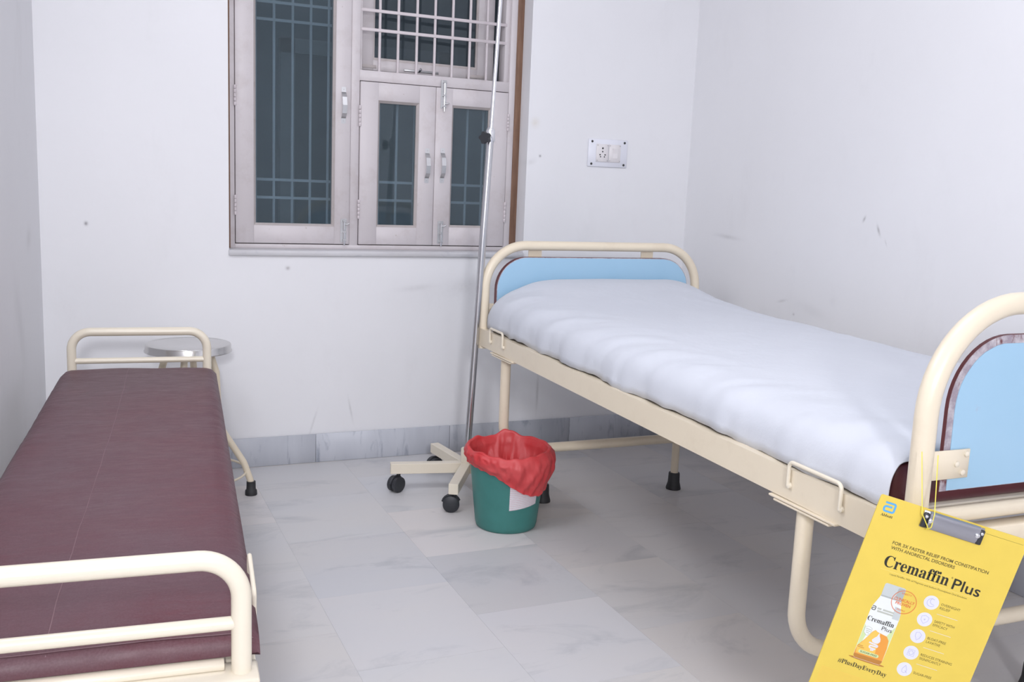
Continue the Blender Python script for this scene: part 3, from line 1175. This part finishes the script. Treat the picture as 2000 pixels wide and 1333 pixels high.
def cush(u, v_):
    lx = -0.238 + 0.476 * u
    ly = CY0 + (CY1 - CY0) * v_
    z = cz1 + 0.003 * noise.noise(Vector((lx * 6, ly * 4, 1.0))) + 0.0016 * noise.noise(Vector((lx * 9, ly * 22, 4.0)))
    z += 0.004 * math.sin(math.pi * u)
    e = min(u, 1 - u) * 0.476
    f = min(v_, 1 - v_) * 2.0
    z -= 0.020 * math.exp(-(e / 0.012) ** 1.3)
    z -= 0.018 * math.exp(-(f / 0.018) ** 1.3)
    if v_ > 0.9:
        z -= 0.010 * ((v_ - 0.9) / 0.1) ** 2
    return lx, ly, z


ring = []
for j in range(NY + 1):
    for i in range(NX + 1):
        verts.append(cush(i / NX, j / NY))
nt_ = len(verts)
for j in range(NY + 1):
    for i in range(NX + 1):
        x, y, z = cush(i / NX, j / NY)
        e = min(i / NX, 1 - i / NX, ) * 0.476
        ed = 0.006 * math.exp(-(e / 0.01))
        verts.append((x * 0.985, y, 0.5085 + ed * 0.3))
W1 = NX + 1
for j in range(NY):
    for i in range(NX):
        a = j * W1 + i
        faces.append((a, a + W1, a + W1 + 1, a + 1))
        faces.append((nt_ + a, nt_ + a + 1, nt_ + a + W1 + 1, nt_ + a + W1))
for j in range(NY):
    for i in (0, NX):
        a = j * W1 + i
        faces.append((a, a + W1, nt_ + a + W1, nt_ + a))
for i in range(NX):
    for j in (0, NY):
        a = j * W1 + i
        faces.append((a, a + 1, nt_ + a + 1, nt_ + a))
bm = bmesh.new()
bv = [bm.verts.new(p_) for p_ in verts]
for f in faces:
    bm.faces.new([bv[i] for i in f])
cu = from_bm('cushion', bm, 'maroon_vinyl', be, True, 60)
cu['label'] = 'faded maroon vinyl cushion with lengthwise seam'
pts = []
for k in range(61):
    v_ = 0.004 + 0.992 * k / 60
    u = 0.425 + 0.01 * math.sin(v_ * 5) - 0.015 * v_ + 0.004 * noise.noise(Vector((v_ * 20, 0, 0)))
    x, y, z = cush(u, v_)
    pts.append((x, y, z - 0.0001))
tube('seam', pts, 0.0008, 'vinyl_seam', cu, 6)
pts = [cush(0.02 + 0.96 * k / 40, 0.9935) for k in range(41)]
tube('stitch_line', [(x, y, z + .0006) for x, y, z in pts], 0.0008, 'vinyl_seam', cu, 6)
# side loop and legs
tube('holder_loop', fillet([(0.2365, -1.80, 0.47), (0.2365, -1.80, 0.574), (0.2365, -1.92, 0.556), (0.2365, -1.92, 0.47)], 0.01, 6), 0.004, 'cream_light_paint', be, 8)
for x in (-0.17, 0.17):
    for y in (-0.22, -BLN + 0.22):
        lg = tube('leg', [(x, y, 0.44), (x, y, 0.012)], 0.0155, 'cream_light_paint', be, 12)
        lathe('rubber_foot', [(0.024, 0.0), (0.024, 0.004), (0.019, 0.03), (0.018, 0.055)], 'rubber', lg, 16, (x, y, 0))

# ------------------------------------------------------------------ stool
st = thing('stool', 'round steel topped stool with cream legs behind the bench', 'stool', (0.335, 3.68, 0), math.radians(-15.7))
lathe('seat', [(0.0, 0.5765), (0.10, 0.5770), (0.143, 0.5770), (0.1485, 0.5755), (0.1505, 0.5715), (0.1508, 0.556), (0.1535, 0.552), (0.1535, 0.5485), (0.147, 0.548), (0.0, 0.548)][::-1], 'steel', st, 64, cap=False)
for k in range(4):
    a = math.pi / 2 * k
    ca, sa = math.cos(a), math.sin(a)
    P3 = [(0.075, 0.548), (0.098, 0.47), (0.106, 0.27), (0.196, 0.125), (0.220, 0.055), (0.222, 0.01)]
    pts = fillet([(r * ca, r * sa, z) for r, z in P3], [0.05, 0.09, 0.09, 0.05], 6)
    lg = tube('leg', pts, 0.0125, 'cream_paint', st, 14)
    lathe('rubber_foot', [(0.0220, 0.0), (0.0225, 0.004), (0.0215, 0.018), (0.0175, 0.022), (0.0168, 0.052), (0.014, 0.053)], 'rubber', lg, 18, (0.222 * ca, 0.222 * sa, 0))
for (r, z, t_) in ((0.212, 0.088, 0.0045), (0.140, 0.215, 0.0095)):
    bm = bmesh.new()
    add_tube(bm, [((r - 0.008) * math.cos(2 * math.pi * k / 40), (r - 0.008) * math.sin(2 * math.pi * k / 40), z) for k in range(40)], t_, 10, closed=True)
    from_bm('brace_ring', bm, 'cream_paint', st, True)

# ------------------------------------------------------------------ drip stand
iv = thing('drip_stand', 'chrome drip stand on cream five-legged castor base beside the bed', 'drip stand', (1.352, 3.452, 0))
LEAN = 0.041


def px_(z):
    return (z - 0.12) * LEAN


lathe('hub', [(0.0235, 0.073), (0.0235, 0.166), (0.021, 0.169)], 'cream_light_paint', iv, 20)
tube('pole', [(px_(z), 0, z) for z in (0.10, 0.7, 1.385)], 0.0138, 'pole_chrome', iv, 20)
tube('telescopic_rod', [(px_(z), 0, z) for z in (1.33, 1.7, 2.10)], 0.0078, 'chrome', iv, 14)
cl = lathe('clamp_collar', [(0.0145, 1.352), (0.0175, 1.356), (0.0175, 1.392), (0.012, 1.404)], 'chrome', iv, 18, (px_(1.37), 0, 0))
KD = Vector((-0.80, -0.60, 0)).normalized()
KC = Vector((px_(1.365), 0, 1.365))
tube('knob_screw', [KC + KD * 0.012, KC + KD * 0.034], 0.005, 'black_plastic', cl, 8)
bm = bmesh.new()
star = []
for k in range(60):
    a = 2 * math.pi * k / 60
    r = 0.0205 + 0.0034 * math.cos(5 * a)
    star.append((r * math.cos(a), r * math.sin(a)))
e1 = KD.cross(Vector((0, 0, 1))).normalized()
add_prism(bm, star, 0.030, 0.046, lambda u, w_, h: KC + KD * h + e1 * u + Vector((0, 0, 1)) * w_)
from_bm('knob', bm, 'black_plastic', cl, True, 50)
for k, ang in enumerate((168, 240, 312, 24, 96)):
    a = math.radians(ang)
    M = Matrix.Rotation(a, 4, 'Z')
    bm = bmesh.new()
    add_box(bm, 0.018, 0.298, -0.0180, 0.0180, 0.073, 0.113, 0.0015, M)
    lg = from_bm('base_leg', bm, 'cream_light_paint', iv)
    # twin-wheel castor, each swivelled its own way
    cx, cy = 0.266 * math.cos(a), 0.266 * math.sin(a)
    sw_ = (0.5, -0.35, 0.9, 2.0, 0.2)[k]
    bm = bmesh.new()
    add_lathe(bm, [(0.008, 0.05), (0.008, 0.076)], 10, (cx, cy, 0))
    d = Vector((math.cos(sw_), math.sin(sw_), 0))
    w_ = Vector((-d.y, d.x, 0))
    cc = Vector((cx, cy, 0.0310)) - d * 0.012
    for s in (-1, 1):
        add_lathe(bm, [(0.006, -0.0095), (0.027, -0.0095), (0.0308, -0.007), (0.0308, 0.007), (0.027, 0.0095), (0.006, 0.0095)], 24, cc + w_ * s * 0.0125, w_)
    # hood
    hood = []
    for q in range(9):
        b_ = math.radians(20 + 150 * q / 8)
        hood.append(cc + d * (0.0320 * math.cos(b_)) + Vector((0, 0, 0.0320 * math.sin(b_))))
    add_tube(bm, hood, 0.0045, 8)
    from_bm('castor', bm, 'black_plastic', lg, True)
# bag hooks at the top
for s in (-1, 1):
    pts = fillet([(px_(2.09), 0, 2.09), (px_(2.09) + s * 0.10, 0, 2.11), (px_(2.09) + s * 0.10, 0, 2.16)], 0.03, 6)
    tube('bag_hook', pts, 0.004, 'chrome', iv, 8)

# ------------------------------------------------------------------ waste bin with liner
BC = (1.348, 3.040, 0)
wb = thing('waste_bin', 'teal green plastic bucket bin with paper label', 'bin', BC)
lathe('bucket', [(0.0, 0.004), (0.094, 0.003), (0.101, 0.0), (0.1065, 0.004), (0.110, 0.018), (0.1215, 0.12), (0.1365, 0.255), (0.1430, 0.257), (0.1435, 0.268), (0.1375, 0.268), (0.1335, 0.255), (0.118, 0.12), (0.104, 0.012), (0.0, 0.010)], 'bucket_teal', wb, 56, cap=False)
az_front = math.atan2(-BC[1], -BC[0])        # towards the camera


def rad_at(z):
    if z < 0.12:
        return 0.110 + (z - 0.018) / 0.102 * 0.0115
    return 0.1215 + (z - 0.12) / 0.135 * 0.015


verts, faces, uvs = [], [], []
nu, nv = 14, 8
for j in range(nv + 1):
    for i in range(nu + 1):
        u, w_ = i / nu, j / nv
        phi = az_front + math.radians(5 + 52 * u)
        lowz = 0.089 + 0.014 * u
        z = lowz + (0.180 - lowz) * w_
        r = rad_at(z) + 0.0007
        verts.append((r * math.cos(phi), r * math.sin(phi), z))
        uvs.append((u, w_))
for j in range(nv):
    for i in range(nu):
        a = j * (nu + 1) + i
        faces.append((a, a + 1, a + nu + 2, a + nu + 1))
me = bpy.data.meshes.new('paper_label')
me.from_pydata(verts, [], faces)
uvl = me.uv_layers.new(name='UVMap')
for lp in me.loops:
    uvl.data[lp.index].uv = uvs[lp.vertex_index]
pl_ = link('paper_label', me, 'bin_label', wb, True)
pl_['label'] = 'white paper label with faint red print'

NT, NR = 200, 48
verts, faces = [], []
for j in range(NR + 1):
    t = j / NR
    for i in range(NT):
        th = 2 * math.pi * i / NT
        ph = (th - az_front + math.pi) % (2 * math.pi) - math.pi     # 0 = towards camera, + = to the right
        cth, sth = math.cos(th), math.sin(th)
        n1 = noise.noise(Vector((cth * 3.2, sth * 3.2, t * 2.0)))
        n2 = noise.noise(Vector((cth * 7.5, sth * 7.5, t * 5.0 + 3)))
        # sharp creases of crumpled film
        n3 = 1 - 2.2 * abs(noise.noise(Vector((cth * 4.5 + t * 2.5, sth * 4.5, t * 3.0 + 7))))
        n4 = 1 - 2.2 * abs(noise.noise(Vector((cth * 9.0 - t * 3, sth * 9.0 + t * 2, t * 6.0 + 17))))
        cr = 0.006 * n3 + 0.0035 * n4
        pd = math.degrees(ph)
        hem = 0.238 - 0.098 * math.exp(-((pd - 46) / 55) ** 2) - 0.035 * math.exp(-((abs(pd) - 170) / 60) ** 2)
        rimz = 0.285 + 0.010 * n1 + 0.022 * math.exp(-((abs(pd) - 176) / 13) ** 2) - 0.010 * math.exp(-((pd - 10) / 40) ** 2)
        if t < 0.45:            # inside, from a gathered bottom up to the rim
            q = t / 0.45
            r = 0.05 + (0.138 - 0.05) * q ** 0.55 + (0.020 * n1 + 0.010 * n2 + 1.6 * cr) * (1 - q) ** 0.5
            r -= 0.018 * math.exp(-((abs(pd) - 160) / 12) ** 2) * math.sin(math.pi * q)
            z = 0.150 + (rimz - 0.150) * q ** 1.5 + 0.010 * n2 * (1 - q)
        elif t < 0.58:          # over the rim
            q = (t - 0.45) / 0.13
            a = math.pi * q
            r = 0.138 + 0.013 * (1 - math.cos(a)) / 2 + 0.003 * n1
            z = rimz + 0.006 * math.sin(a)
        else:                   # outside skirt
            q = (t - 0.58) / 0.42
            z = rimz + (hem - rimz) * q + 0.006 * n2 * q
            flare = 0.010 * math.sin(math.pi * min(q * 1.1, 1)) * (0.6 + 0.8 * math.exp(-((pd - 60) / 60) ** 2))
            r = max(rad_at(min(z, 0.255)) + 0.004, 0.151 - 0.013 * q) + flare + 0.006 * n1 * math.sin(math.pi * q) + (cr + 0.002 * n2) * min(q * 6, 1)
            r = max(r, rad_at(min(z, 0.255)) + 0.0025, 0.1462 if z > 0.25 else 0)
        if t < 0.45 and z < 0.272:
            r = min(r, rad_at(min(max(z, 0.02), 0.255)) - 0.0065)
        verts.append((r * cth, r * sth, z))
for j in range(NR):
    for i in range(NT):
        a = j * NT + i
        b = j * NT + (i + 1) % NT
        faces.append((a, b, b + NT, a + NT))
faces.append(tuple(range(NT))[::-1])
me = bpy.data.meshes.new('bin_liner')
me.from_pydata(verts, [], faces)
ln = link('bin_liner', me, 'red_plastic_film', None, True)
ln.location = BC
tag(ln, 'red plastic bin liner folded over the rim of the teal bucket', 'bin liner')

# ------------------------------------------------------------------ clipboard advertisement
CW, CH = 0.265, 0.405
YAW = math.radians(30)
THB = math.radians(-14.3)
hdir = Vector((math.cos(YAW), -math.sin(YAW), 0))
nrm = Vector((-math.sin(YAW), -math.cos(YAW), 0))
zup = Vector((0, 0, 1))
UB = hdir * math.cos(THB) + zup * math.sin(THB)
VB = hdir * math.sin(THB) - zup * math.cos(THB)
cbm = Matrix.Identity(4)
for i in range(3):
    cbm[i][0] = UB[i]
    cbm[i][1] = -VB[i]
    cbm[i][2] = nrm[i]
cbm.translation = Vector((1.279, 1.249, 0.685))
cb = thing('clipboard', 'yellow printed advertising clipboard hanging by a string from the bed', 'clipboard')
cb.matrix_world = cbm
# local axes: x to the right, y up (negative = down the board), z out of the face


def rounded(x0, x1, y0, y1, r, k=5):
    pts = []
    for (cx, cy, a0) in ((x1 - r, y1 - r, 0), (x0 + r, y1 - r, 90), (x0 + r, y0 + r, 180), (x1 - r, y0 + r, 270)):
        for q in range(k + 1):
            a = math.radians(a0 + 90 * q / k)
            pts.append((cx + r * math.cos(a), cy + r * math.sin(a)))
    return pts


ID = lambda u, w_, h: Vector((u, w_, h))
bm = bmesh.new()
add_prism(bm, rounded(0, CW, -CH, 0, 0.004), -0.003, 0.0, ID)
from_bm('board', bm, 'print_yellow', cb)


def flat(name, poly, mat, lev, parent=cb):
    bm = bmesh.new()
    h = 0.00008 * lev
    add_prism(bm, poly, -0.0002 + h, 0.0001 + h, ID)
    return from_bm(name, bm, mat, parent)


def circ(cx, cy, r, k=36):
    return [(cx + r * math.cos(2 * math.pi * i / k), cy + r * math.sin(2 * math.pi * i / k)) for i in range(k)]


def ring_(name, cx, cy, r, w_, mat, lev, parent=cb, k=48):
    bm = bmesh.new()
    h = 0.00008 * lev
    for i in range(k):
        a0, a1 = 2 * math.pi * i / k, 2 * math.pi * (i + 1) / k
        q = [bm.verts.new((cx + rr * math.cos(a), cy + rr * math.sin(a), 0.0001 + h)) for (rr, a) in ((r, a0), (r, a1), (r - w_, a1), (r - w_, a0))]
        bm.faces.new(q)
    return from_bm(name, bm, mat, parent)


def stroke(name, lines, w_, mat, lev, parent=cb):
    """flat printed line work"""
    bm = bmesh.new()
    h = 0.00008 * lev + 0.0001
    for pts in lines:
        pts = [Vector((p_[0], p_[1])) for p_ in pts]
        L, R_ = [], []
        for i in range(len(pts)):
            d = (pts[min(i + 1, len(pts) - 1)] - pts[max(i - 1, 0)]).normalized()
            nn = Vector((-d.y, d.x)) * w_ / 2
            L.append(bm.verts.new((pts[i].x + nn.x, pts[i].y + nn.y, h)))
            R_.append(bm.verts.new((pts[i].x - nn.x, pts[i].y - nn.y, h)))
        for i in range(len(pts) - 1):
            bm.faces.new((L[i], L[i + 1], R_[i + 1], R_[i]))
    return from_bm(name, bm, mat, parent)


DG = bpy.context.evaluated_depsgraph_get


def text(name, body, x, y, mat, width=None, size=None, lev=1, parent=cb, bold=0.0, align='LEFT', rot=0.0, xsc=None, height=None, shear=0.0):
    """printed lettering: (x, y) = left end of the baseline; scaled to the given width"""
    cu_ = bpy.data.curves.new(name, 'FONT')
    cu_.body = body
    cu_.size = 1.0
    cu_.offset = bold
    cu_.shear = shear
    cu_.resolution_u = 3
    cu_.align_x = align
    to = bpy.data.objects.new(name, cu_)
    C.objects.link(to)
    bpy.context.view_layer.update()
    me = bpy.data.meshes.new_from_object(to.evaluated_get(DG()))
    C.objects.unlink(to)
    bpy.data.objects.remove(to)
    if not me.vertices:
        return None
    xs = [v_.co.x for v_ in me.vertices]
    w0 = max(xs) - min(xs)
    sx = (width / w0) if width else size
    sy = size if size else sx
    ca, sa = math.cos(rot), math.sin(rot)
    xm = min(xs) if align == 'LEFT' else (min(xs) + max(xs)) / 2
    for v_ in me.vertices:
        a, b = (v_.co.x - xm) * sx, v_.co.y * sy
        v_.co = Vector((x + a * ca - b * sa, y + a * sa + b * ca, 0.0001 + 0.00008 * lev))
    me.materials.clear()
    return link(name, me, mat, parent)


def serif(s):
    """bold roman letters of the same word (mathematical bold block)"""
    out = ''
    for ch in s:
        if 'A' <= ch <= 'Z':
            out += chr(0x1D400 + ord(ch) - 65)
        elif 'a' <= ch <= 'z':
            out += chr(0x1D41A + ord(ch) - 97)
        else:
            out += ch
    return out


def a_logo(name, x0, y0, w_, h_, t_, mat, lev, parent=cb):
    # rounded letter a: bar over the top, down the right side, back along the bottom, up and across the middle
    x1, y1 = x0 + w_, y0 + h_
    r = h_ * 0.16
    path = fillet([(x0 + 0.06 * w_, y1 - t_ / 2, 0), (x1 - t_ / 2, y1 - t_ / 2, 0), (x1 - t_ / 2, y0 + t_ / 2, 0), (x0 + t_ / 2, y0 + t_ / 2, 0), (x0 + t_ / 2, y0 + h_ * .56, 0), (x1 - w_ * .30, y0 + h_ * .56, 0)], [r, r, r, r], 6)
    return stroke(name, [path], t_, mat, lev, parent)


a_logo('maker_logo', 0.0105, -0.0290, 0.0215, 0.0195, 0.0037, 'print_blue', 1)
text('maker_name', serif('Abbott'), 0.0105, -0.0372, 'print_black', width=0.0215, size=0.0075)
text('headline', 'FOR 3X FASTER RELIEF FROM CONSTIPATION', 0.0480, -0.0808, 'print_olive', width=0.1735, size=0.0084, bold=0.019)
text('headline', 'WITH ANORECTAL DISORDERS', 0.0485, -0.0902, 'print_olive', width=0.1155, size=0.0084, bold=0.019)
text('brand_name', serif('Cremaffin'), 0.0465, -0.1240, 'print_black', width=0.1170, size=0.0310, bold=0.004)
text('registered_mark', '\u00ae', 0.1655, -0.1085, 'print_black', size=0.0050, width=0.0032)
text('brand_name', 'Plus', 0.1715, -0.1262, 'print_black', width=0.0500, size=0.0290, bold=0.010)
text('composition_line', 'Liquid Paraffin, Milk of Magnesia and Sodium Picosulphate Oral Emulsion', 0.0635, -0.1365, 'print_olive', width=0.1400, size=0.0046)
stroke('fine_rule', [[(0.045, -0.1302), (0.222, -0.1302)]], 0.0002, 'print_line', 1)
stroke('fine_rule', [[(0.192, -0.0110), (0.258, -0.0110)]], 0.0004, 'print_olive', 1)

# printed bottle
bt = bpy.data.objects.new('bottle_picture', None)
C.objects.link(bt)
bt.parent = cb
bt['label'] = 'printed picture of a small white and orange medicine bottle'
bx0, bx1 = 0.0545, 0.1085
bcx = (bx0 + bx1) / 2


def bottle_outline(ins=0.0):
    half = [(0.019, -0.176), (0.0195, -0.181), (0.0225, -0.190), (0.0258, -0.200), (0.0270, -0.212), (0.0268, -0.240), (0.0265, -0.280), (0.0262, -0.300), (0.0235, -0.3055)]
    L = [(bcx - (a - ins), b) for a, b in half]
    R_ = [(bcx + (a - ins), b) for a, b in half]
    return L + R_[::-1]


flat('ground_shadow', [(bcx + 0.033 * math.cos(a), -0.3055 + 0.0026 * math.sin(a)) for a in [2 * math.pi * k / 24 for k in range(24)]], 'print_rust', 1, bt)
flat('bottle_body', bottle_outline(), 'print_body', 2, bt)
flat('side_band', [(bx0 + 0.0008, -0.238), (bx0 + 0.010, -0.252), (bx0 + 0.004, -0.290), (bx0 + 0.0009, -0.298)], 'print_green', 3, bt)
flat('side_band', [(bx1 - 0.0008, -0.226), (bx1 - 0.010, -0.248), (bx1 - 0.005, -0.290), (bx1 - 0.0010, -0.296)], 'print_green', 3, bt)
low = [(bx0 + 0.0012, -0.282), (bx0 + 0.010, -0.266), (bx0 + 0.018, -0.248), (bx0 + 0.022, -0.2435), (bx0 + 0.027, -0.246), (bx0 + 0.036, -0.2475), (bx0 + 0.045, -0.249), (bx0 + 0.0505, -0.256), (bx0 + 0.0527, -0.272), (bx1 - 0.0009, -0.300), (bx1 - 0.0036, -0.3050), (bx0 + 0.0036, -0.3050), (bx0 + 0.0009, -0.300)]
flat('orange_band', low, 'print_orange', 4, bt)
flat('amber_band', [(bx0 + 0.0012, -0.284), (bx0 + 0.010, -0.267), (bx0 + 0.018, -0.2485), (bx0 + 0.022, -0.244), (bx0 + 0.027, -0.2465), (bx0 + 0.033, -0.2480), (bx0 + 0.034, -0.270), (bx0 + 0.036, -0.286), (bx0 + 0.030, -0.294), (bx0 + 0.004, -0.295)], 'print_amber', 5, bt)
flat('base_band', [(bx0 + 0.0010, -0.297), (bx1 - 0.0010, -0.2965), (bx1 - 0.0012, -0.300), (bx1 - 0.0036, -0.3050), (bx0 + 0.0036, -0.3050), (bx0 + 0.0012, -0.301)], 'print_rust', 5, bt)
flat('bottle_cap', rounded(bcx - 0.0190, bcx + 0.0190, -0.1772, -0.1525, 0.004), 'print_cap', 3, bt)
flat('cap_shade', rounded(bcx + 0.0060, bcx + 0.0188, -0.1750, -0.1545, 0.003), 'print_cap_dark', 4, bt)
flat('cap_shade', rounded(bcx - 0.0190, bcx + 0.0190, -0.1790, -0.1762, 0.001), 'print_cap_dark', 4, bt)
flat('body_shade', [(bcx + 0.012, -0.190), (bcx + 0.0228, -0.191), (bcx + 0.0262, -0.203), (bcx + 0.0264, -0.214), (bcx + 0.014, -0.214)], 'print_cap', 3, bt)
a_logo('bottle_logo', bx0 + 0.001, -0.2085, 0.0072, 0.0085, 0.0013, 'print_black', 4, bt)
stroke('pale_lettering', [[(bx0 + 0.011, -0.203), (bx0 + 0.018, -0.203)], [(bx0 + 0.021, -0.203), (bx0 + 0.041, -0.203)], [(bx0 + 0.012, -0.208), (bx0 + 0.041, -0.208)]], 0.0032, 'print_grey', 4, bt)
text('bottle_name', serif('Cremaffin'), bx0 + 0.0008, -0.2295, 'print_black', width=0.0485, size=0.0130, lev=6, parent=bt)
text('bottle_name', 'Plus', bx0 + 0.0310, -0.2400, 'print_black', width=0.0185, size=0.0110, lev=6, parent=bt)
shp = fillet([(0.0575, -0.2430, 0), (0.0625, -0.2405, 0), (0.0700, -0.2425, 0), (0.0705, -0.2520, 0), (0.0650, -0.2590, 0), (0.0580, -0.2530, 0), (0.0575, -0.2430, 0)], 0.002, 4)
flat('shield_badge', [(p_.x, p_.y) for p_ in shp[:-1]], 'print_body', 6, bt)
stroke('shield_line', [shp], 0.0007, 'print_grey', 7, bt)
stroke('shield_lettering', [[(0.0595, -0.2455), (0.0690, -0.2462)], [(0.0605, -0.2490), (0.0690, -0.2497)], [(0.0615, -0.2525), (0.0675, -0.2530)]], 0.0014, 'print_grey', 7, bt)
drop = [(0.0850, -0.2460), (0.0868, -0.2520), (0.0905, -0.2572), (0.0915, -0.2625), (0.0890, -0.2668), (0.0840, -0.2682), (0.0785, -0.2668), (0.0765, -0.2630), (0.0790, -0.2590), (0.0830, -0.2540)]
flat('cream_swirl', drop, 'print_white', 7, bt)
stroke('cream_swirl', [fillet([(0.0735, -0.2690, 0), (0.0900, -0.2710, 0), (0.0900, -0.2740, 0), (0.0770, -0.2740, 0), (0.0770, -0.2785, 0), (0.0885, -0.2790, 0)], 0.0015, 4), [(0.0800, -0.2825), (0.0860, -0.2815)]], 0.0028, 'print_white', 7, bt)
stroke('small_lettering', [[(0.0572, -0.2800), (0.0660, -0.2800)], [(0.0572, -0.2830), (0.0690, -0.2830)]], 0.0011, 'print_rust', 7, bt)
flat('sugar_free_strip', rounded(0.0615, 0.0985, -0.2938, -0.2875, 0.003), 'print_green', 7, bt)
text('sugar_free_lettering', 'SUGAR-FREE', 0.0645, -0.2922, 'print_olive', width=0.0310, size=0.0050, lev=8, parent=bt, bold=0.01)

# round stamp
ring_('proof_stamp_ring', 0.1045, -0.1775, 0.0222, 0.0011, 'print_red', 8)
text('proof_stamp_lettering', 'CLINICALLY', 0.1045, -0.1770, 'print_red', width=0.0370, size=0.0078, lev=8, bold=0.015, align='CENTER')
text('proof_stamp_lettering', 'PROVEN', 0.1045, -0.1845, 'print_red', width=0.0270, size=0.0078, lev=8, bold=0.015, align='CENTER')
text('proof_stamp_lettering', 'SAFETY', 0.1045, -0.1635, 'print_red', width=0.0180, size=0.0046, lev=8, align='CENTER')
text('proof_stamp_lettering', 'PROFILE', 0.1045, -0.1945, 'print_red', width=0.0150, size=0.0042, lev=8, align='CENTER')
# five benefits
benefits = [('OVERNIGHT', 'RELIEF'), ('SAFETY WITH', 'EFFICACY'), ('BLOAT-FREE', 'LAXATIVE'), ('REDUCES STRAINING', 'SIGNIFICANTLY'), ('SUGAR-FREE', '')]
wid = [(0.0345, 0.0185), (0.0365, 0.0265), (0.0335, 0.0255), (0.0570, 0.0390), (0.0330, 0)]
for k in range(5):
    cy = -0.1622 - 0.0338 * k
    dsc = flat('benefit_disc', circ(0.1494, cy, 0.0133), 'print_white', 1)
    if k == 0:
        arc1 = [(0.1494 + 0.0075 * math.cos(a), cy + 0.0075 * math.sin(a)) for a in [math.radians(60 + 270 * q / 16) for q in range(17)]]
        arc2 = [(0.1525 + 0.0058 * math.cos(a), cy + 0.003 + 0.0058 * math.sin(a)) for a in [math.radians(120 + 170 * q / 12) for q in range(13)]]
        lines = [arc1, arc2]
    elif k == 1:
        lines = [[(0.1494, cy + 0.008), (0.1560, cy + 0.005), (0.1555, cy - 0.002), (0.1494, cy - 0.008), (0.1433, cy - 0.002), (0.1428, cy + 0.005), (0.1494, cy + 0.008)], [(0.1494, cy + 0.002), (0.1494, cy - 0.002)], [(0.1474, cy), (0.1514, cy)]]
    elif k == 2:
        lines = [[(0.1445, cy + 0.006), (0.1500, cy + 0.008), (0.1550, cy + 0.004), (0.1535, cy - 0.003), (0.1494, cy - 0.008), (0.1450, cy - 0.001), (0.1445, cy + 0.006)]]
    elif k == 3:
        lines = [[(0.1440, cy + 0.006), (0.1548, cy + 0.006), (0.1552, cy - 0.006), (0.1436, cy - 0.006), (0.1440, cy + 0.006)], circ(0.1494, cy, 0.0038, 16) + [(0.1532, cy)]]
    else:
        lines = [[(0.1494, cy + 0.008), (0.1535, cy), (0.1530, cy - 0.005), (0.1494, cy - 0.007), (0.1458, cy - 0.005), (0.1453, cy), (0.1494, cy + 0.008)], [(0.1510, cy - 0.002), (0.1555, cy - 0.006)]]
    stroke('benefit_icon', lines, 0.0007, 'print_lilac', 2, dsc)
    a_, b_ = benefits[k]
    if b_:
        text('benefit_lettering', a_, 0.1665, cy + 0.0002, 'print_olive', width=wid[k][0], size=0.0068)
        text('benefit_lettering', b_, 0.1665, cy - 0.0070, 'print_olive', width=wid[k][1], size=0.0068)
    else:
        text('benefit_lettering', a_, 0.1665, cy - 0.0030, 'print_olive', width=wid[k][0], size=0.0068)
    if k < 4:
        stroke('benefit_rule', [[(0.1655, cy - 0.0170), (0.2035, cy - 0.0170)]], 0.0006, 'print_white', 1)
text('hashtag', '#' + serif('PlusDayEveryDay'), 0.0340, -0.3235, 'print_black', width=0.0900, size=0.0125)
for k in range(14):
    yk = -0.341 - k * 0.0030
    x1 = 0.092 if k < 7 else 0.17
    stroke('fine_print', [[(0.010, yk), (x1 if k not in (6, 13) else x1 * .7, yk)]], 0.0006, 'print_amber', 1)

# spring clip
cp = bpy.data.objects.new('clip', None)
C.objects.link(cp)
cp.parent = cb
cp['label'] = 'chrome spring clip with two rivets'
bm = bmesh.new()
prof = [(-0.034, 0.0006), (-0.0335, 0.0050), (-0.027, 0.0090), (-0.010, 0.0105), (-0.005, 0.0090), (-0.002, 0.0035), (-0.002, 0.0020), (-0.0065, 0.0075), (-0.011, 0.0088), (-0.026, 0.0075), (-0.031, 0.0040), (-0.0315, 0.0006)]
add_prism(bm, prof, 0.0885, 0.1775, lambda u, w_, h: Vector((h, u, w_)))
from_bm('clip_jaw', bm, 'clip_steel', cp, True, 30)
box('clip_base', 0.0790, 0.1870, -0.0345, -0.0030, 0.0002, 0.0018, 'clip_steel', cp, 0.0006)
for x in (0.0835, 0.1825):
    box('clip_cheek', x - 0.0048, x + 0.0048, -0.0335, -0.0060, 0.0015, 0.0075, 'black_plastic', cp, 0.0015)
    lathe('rivet', [(0.0042, 0), (0.0040, 0.0022), (0.002, 0.0035)], 'chrome', cp, 16, (x + (0.0075 if x < 0.1 else -0.0075), -0.0175, 0.0098), (0, 0, 1))
    lathe('rivet', [(0.0030, 0), (0.0028, 0.0018), (0.0014, 0.0026)], 'chrome', cp, 12, (x, -0.0125, 0.0072), (0, 0, 1))
# yellow string from the clip up to the bed post
inv = cbm.inverted()
LA = inv @ Vector((1.352, 1.2385, 0.760))
LB = inv @ Vector((1.386, 1.2330, 0.752))
tube('string', fillet([(0.0905, -0.036, 0.006), (0.0905, -0.030, 0.0125), (0.074, -0.010, 0.008), tuple(LA)], 0.004, 5), 0.0009, 'string_yellow', cb, 6)
tube('string', fillet([(0.0905, -0.036, 0.006), (0.0955, -0.028, 0.0125), (0.0935, -0.004, 0.010), tuple(LB)], 0.004, 5), 0.0009, 'string_yellow', cb, 6)
